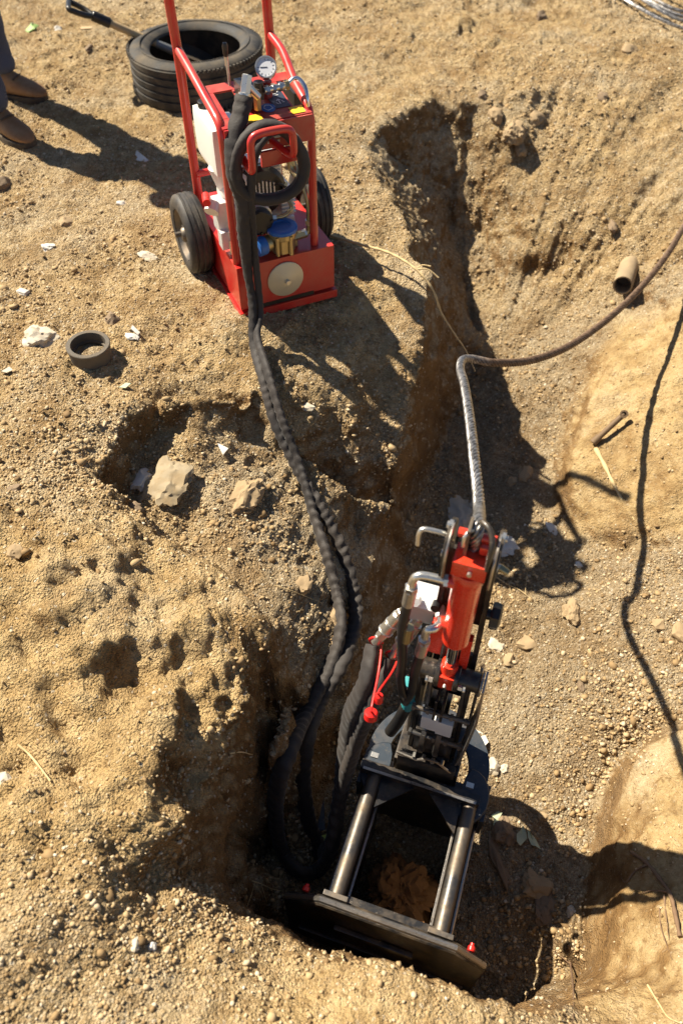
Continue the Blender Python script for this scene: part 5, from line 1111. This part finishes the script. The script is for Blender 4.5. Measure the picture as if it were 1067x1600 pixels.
# ---------------------------------------------------------------- loose gravel and crumbs, uncountable
def gravel_material():
    m, nt, b = new_mat('gravel'); a = nt.nodes.new('ShaderNodeAttribute'); a.attribute_name = 'tone'
    co = nt.nodes.new('ShaderNodeTexCoord').outputs['Object']; n = noise(nt, co, 160, 3)
    c = ramp(nt, a.outputs['Fac'], [(0, (.12, .07, .028)), (.30, (.34, .225, .105)), (.62, (.50, .365, .195)), (.84, (.64, .51, .33)), (.94, (.68, .58, .42)), (1, (.76, .71, .60))])
    nt.links.new(mixc(nt, math_n(nt, 'MULTIPLY', n.outputs[0], .35), c, (.22, .14, .07)), b.inputs['Base Color']); b.inputs['Roughness'].default_value = .85; b.inputs['Specular IOR Level'].default_value = .3
    return m
M['gravel'] = gravel_material()
def scatter(name, count, smin, smax, power, weight, seed, sink=.25, tone=(.0, 1.0), clamp=None):
    g = np.random.default_rng(seed)
    bm = bmesh.new(); bmesh.ops.create_icosphere(bm, subdivisions=1, radius=1.0); base = np.array([v.co[:] for v in bm.verts]); fc = np.array([[v.index for v in f.verts] for f in bm.faces]); bm.free()
    # 12 misshapen stones
    var = []
    for k in range(12):
        q = base * (1 + g.uniform(-.38, .34, (12, 1))) * g.uniform(.5, 1.25, (1, 3)); q[:, 2] *= .75; var.append(q)
    var = np.array(var)
    w = weight.ravel(); cdf = np.cumsum(w); pick = np.searchsorted(cdf, g.uniform(0, cdf[-1], count)); pick = np.clip(pick, 0, nv - NX - 2)
    jit = g.uniform(0, 1, (count, 1)).astype(np.float32); nb = np.where(g.random(count) < .5, pick + 1, pick + NX)
    pos = co[pick] * (1 - jit) + co[nb] * jit
    nn = np.stack([nx_, ny_, nz_], -1).reshape(-1, 3)[pick]
    size = smin + (smax - smin) * g.random(count) ** power
    a = g.uniform(0, 6.283, count); t = g.uniform(-.7, .7, count)
    v = var[g.integers(0, 12, count)]
    ca, sa = np.cos(a)[:, None], np.sin(a)[:, None]; ct, st = np.cos(t)[:, None], np.sin(t)[:, None]
    x = v[..., 0] * ca - v[..., 1] * sa; y = v[..., 0] * sa + v[..., 1] * ca; z = v[..., 2]
    y, z = y * ct - z * st, y * st + z * ct
    vv = np.stack([x, y, z], -1) * size[:, None, None] + (pos + nn * (size * (.45 - sink))[:, None])[:, None, :]
    N = count * 12; F = (fc[None] + (np.arange(count) * 12)[:, None, None]).reshape(-1, 3)
    me = bpy.data.meshes.new(name); me.vertices.add(N); me.vertices.foreach_set('co', vv.astype(np.float32).ravel()); me.loops.add(F.size); me.loops.foreach_set('vertex_index', F.ravel().astype(np.int32))
    me.polygons.add(len(F)); me.polygons.foreach_set('loop_start', np.arange(0, F.size, 3, dtype=np.int32)); me.update()
    tn = np.repeat(np.clip(g.beta(2.2, 2.0, count) * (tone[1] - tone[0]) + tone[0], 0, 1), 12).astype(np.float32)
    at_ = me.attributes.new('tone', 'FLOAT', 'POINT'); at_.data.foreach_set('value', tn); me.materials.append(M['gravel'])
    o = bpy.data.objects.new(name, me); col.objects.link(o); return tag(o, kind='stuff')
# surface area carried by each vertex, so that crowded rows are not over-sown; nearer ground is sown thicker
e1 = np.hypot(np.hypot(np.gradient(VX, axis=1), np.gradient(VY, axis=1)), np.gradient(VZ, axis=1)); e2 = np.hypot(np.hypot(np.gradient(VX, axis=0), np.gradient(VY, axis=0)), np.gradient(VZ, axis=0)); area = e1 * e2
inside = (np.abs(VX) < .35 + .46 * np.hypot(VY, 1.6 - VZ)) & (VY > .05) & (VY < 5.6)
patchy = np.clip(.55 + .9 * fbm(X, Y, Z, 1.6, 3, 200), .08, 1.5)
near = 1 / (1 + (np.hypot(VY, 1.6 - VZ) / 2.6) ** 2)
gr = (1 - .6 * rough_m) * (1 - .93 * np.clip(clay_m * 1.3, 0, 1)) * np.clip((nz_ - .25) / .4, 0.03, 1)
scatter('fine_gravel', 60000, .0022, .0060, 2.0, area * inside * patchy * near * gr, 11, tone=(.05, 1.0))
scatter('coarse_gravel', 9000, .004, .010, 3.0, area * inside * (patchy ** 2) * near * np.clip((np.hypot(VY, 1.6 - VZ) - 1.6) / .5, .12, 1) * gr * (.5 + floor_m), 12, tone=(.0, .95))
scatter('earth_crumbs', 1500, .007, .016, 3.5, area * inside * (patchy ** 2) * near * np.clip((np.hypot(VY, 1.6 - VZ) - 1.7) / .5, .1, 1) * gr * (.25 + rough_m * .35 + chunk_m * 3 + .6 * floor_m), 13, sink=.35, tone=(.0, .62))
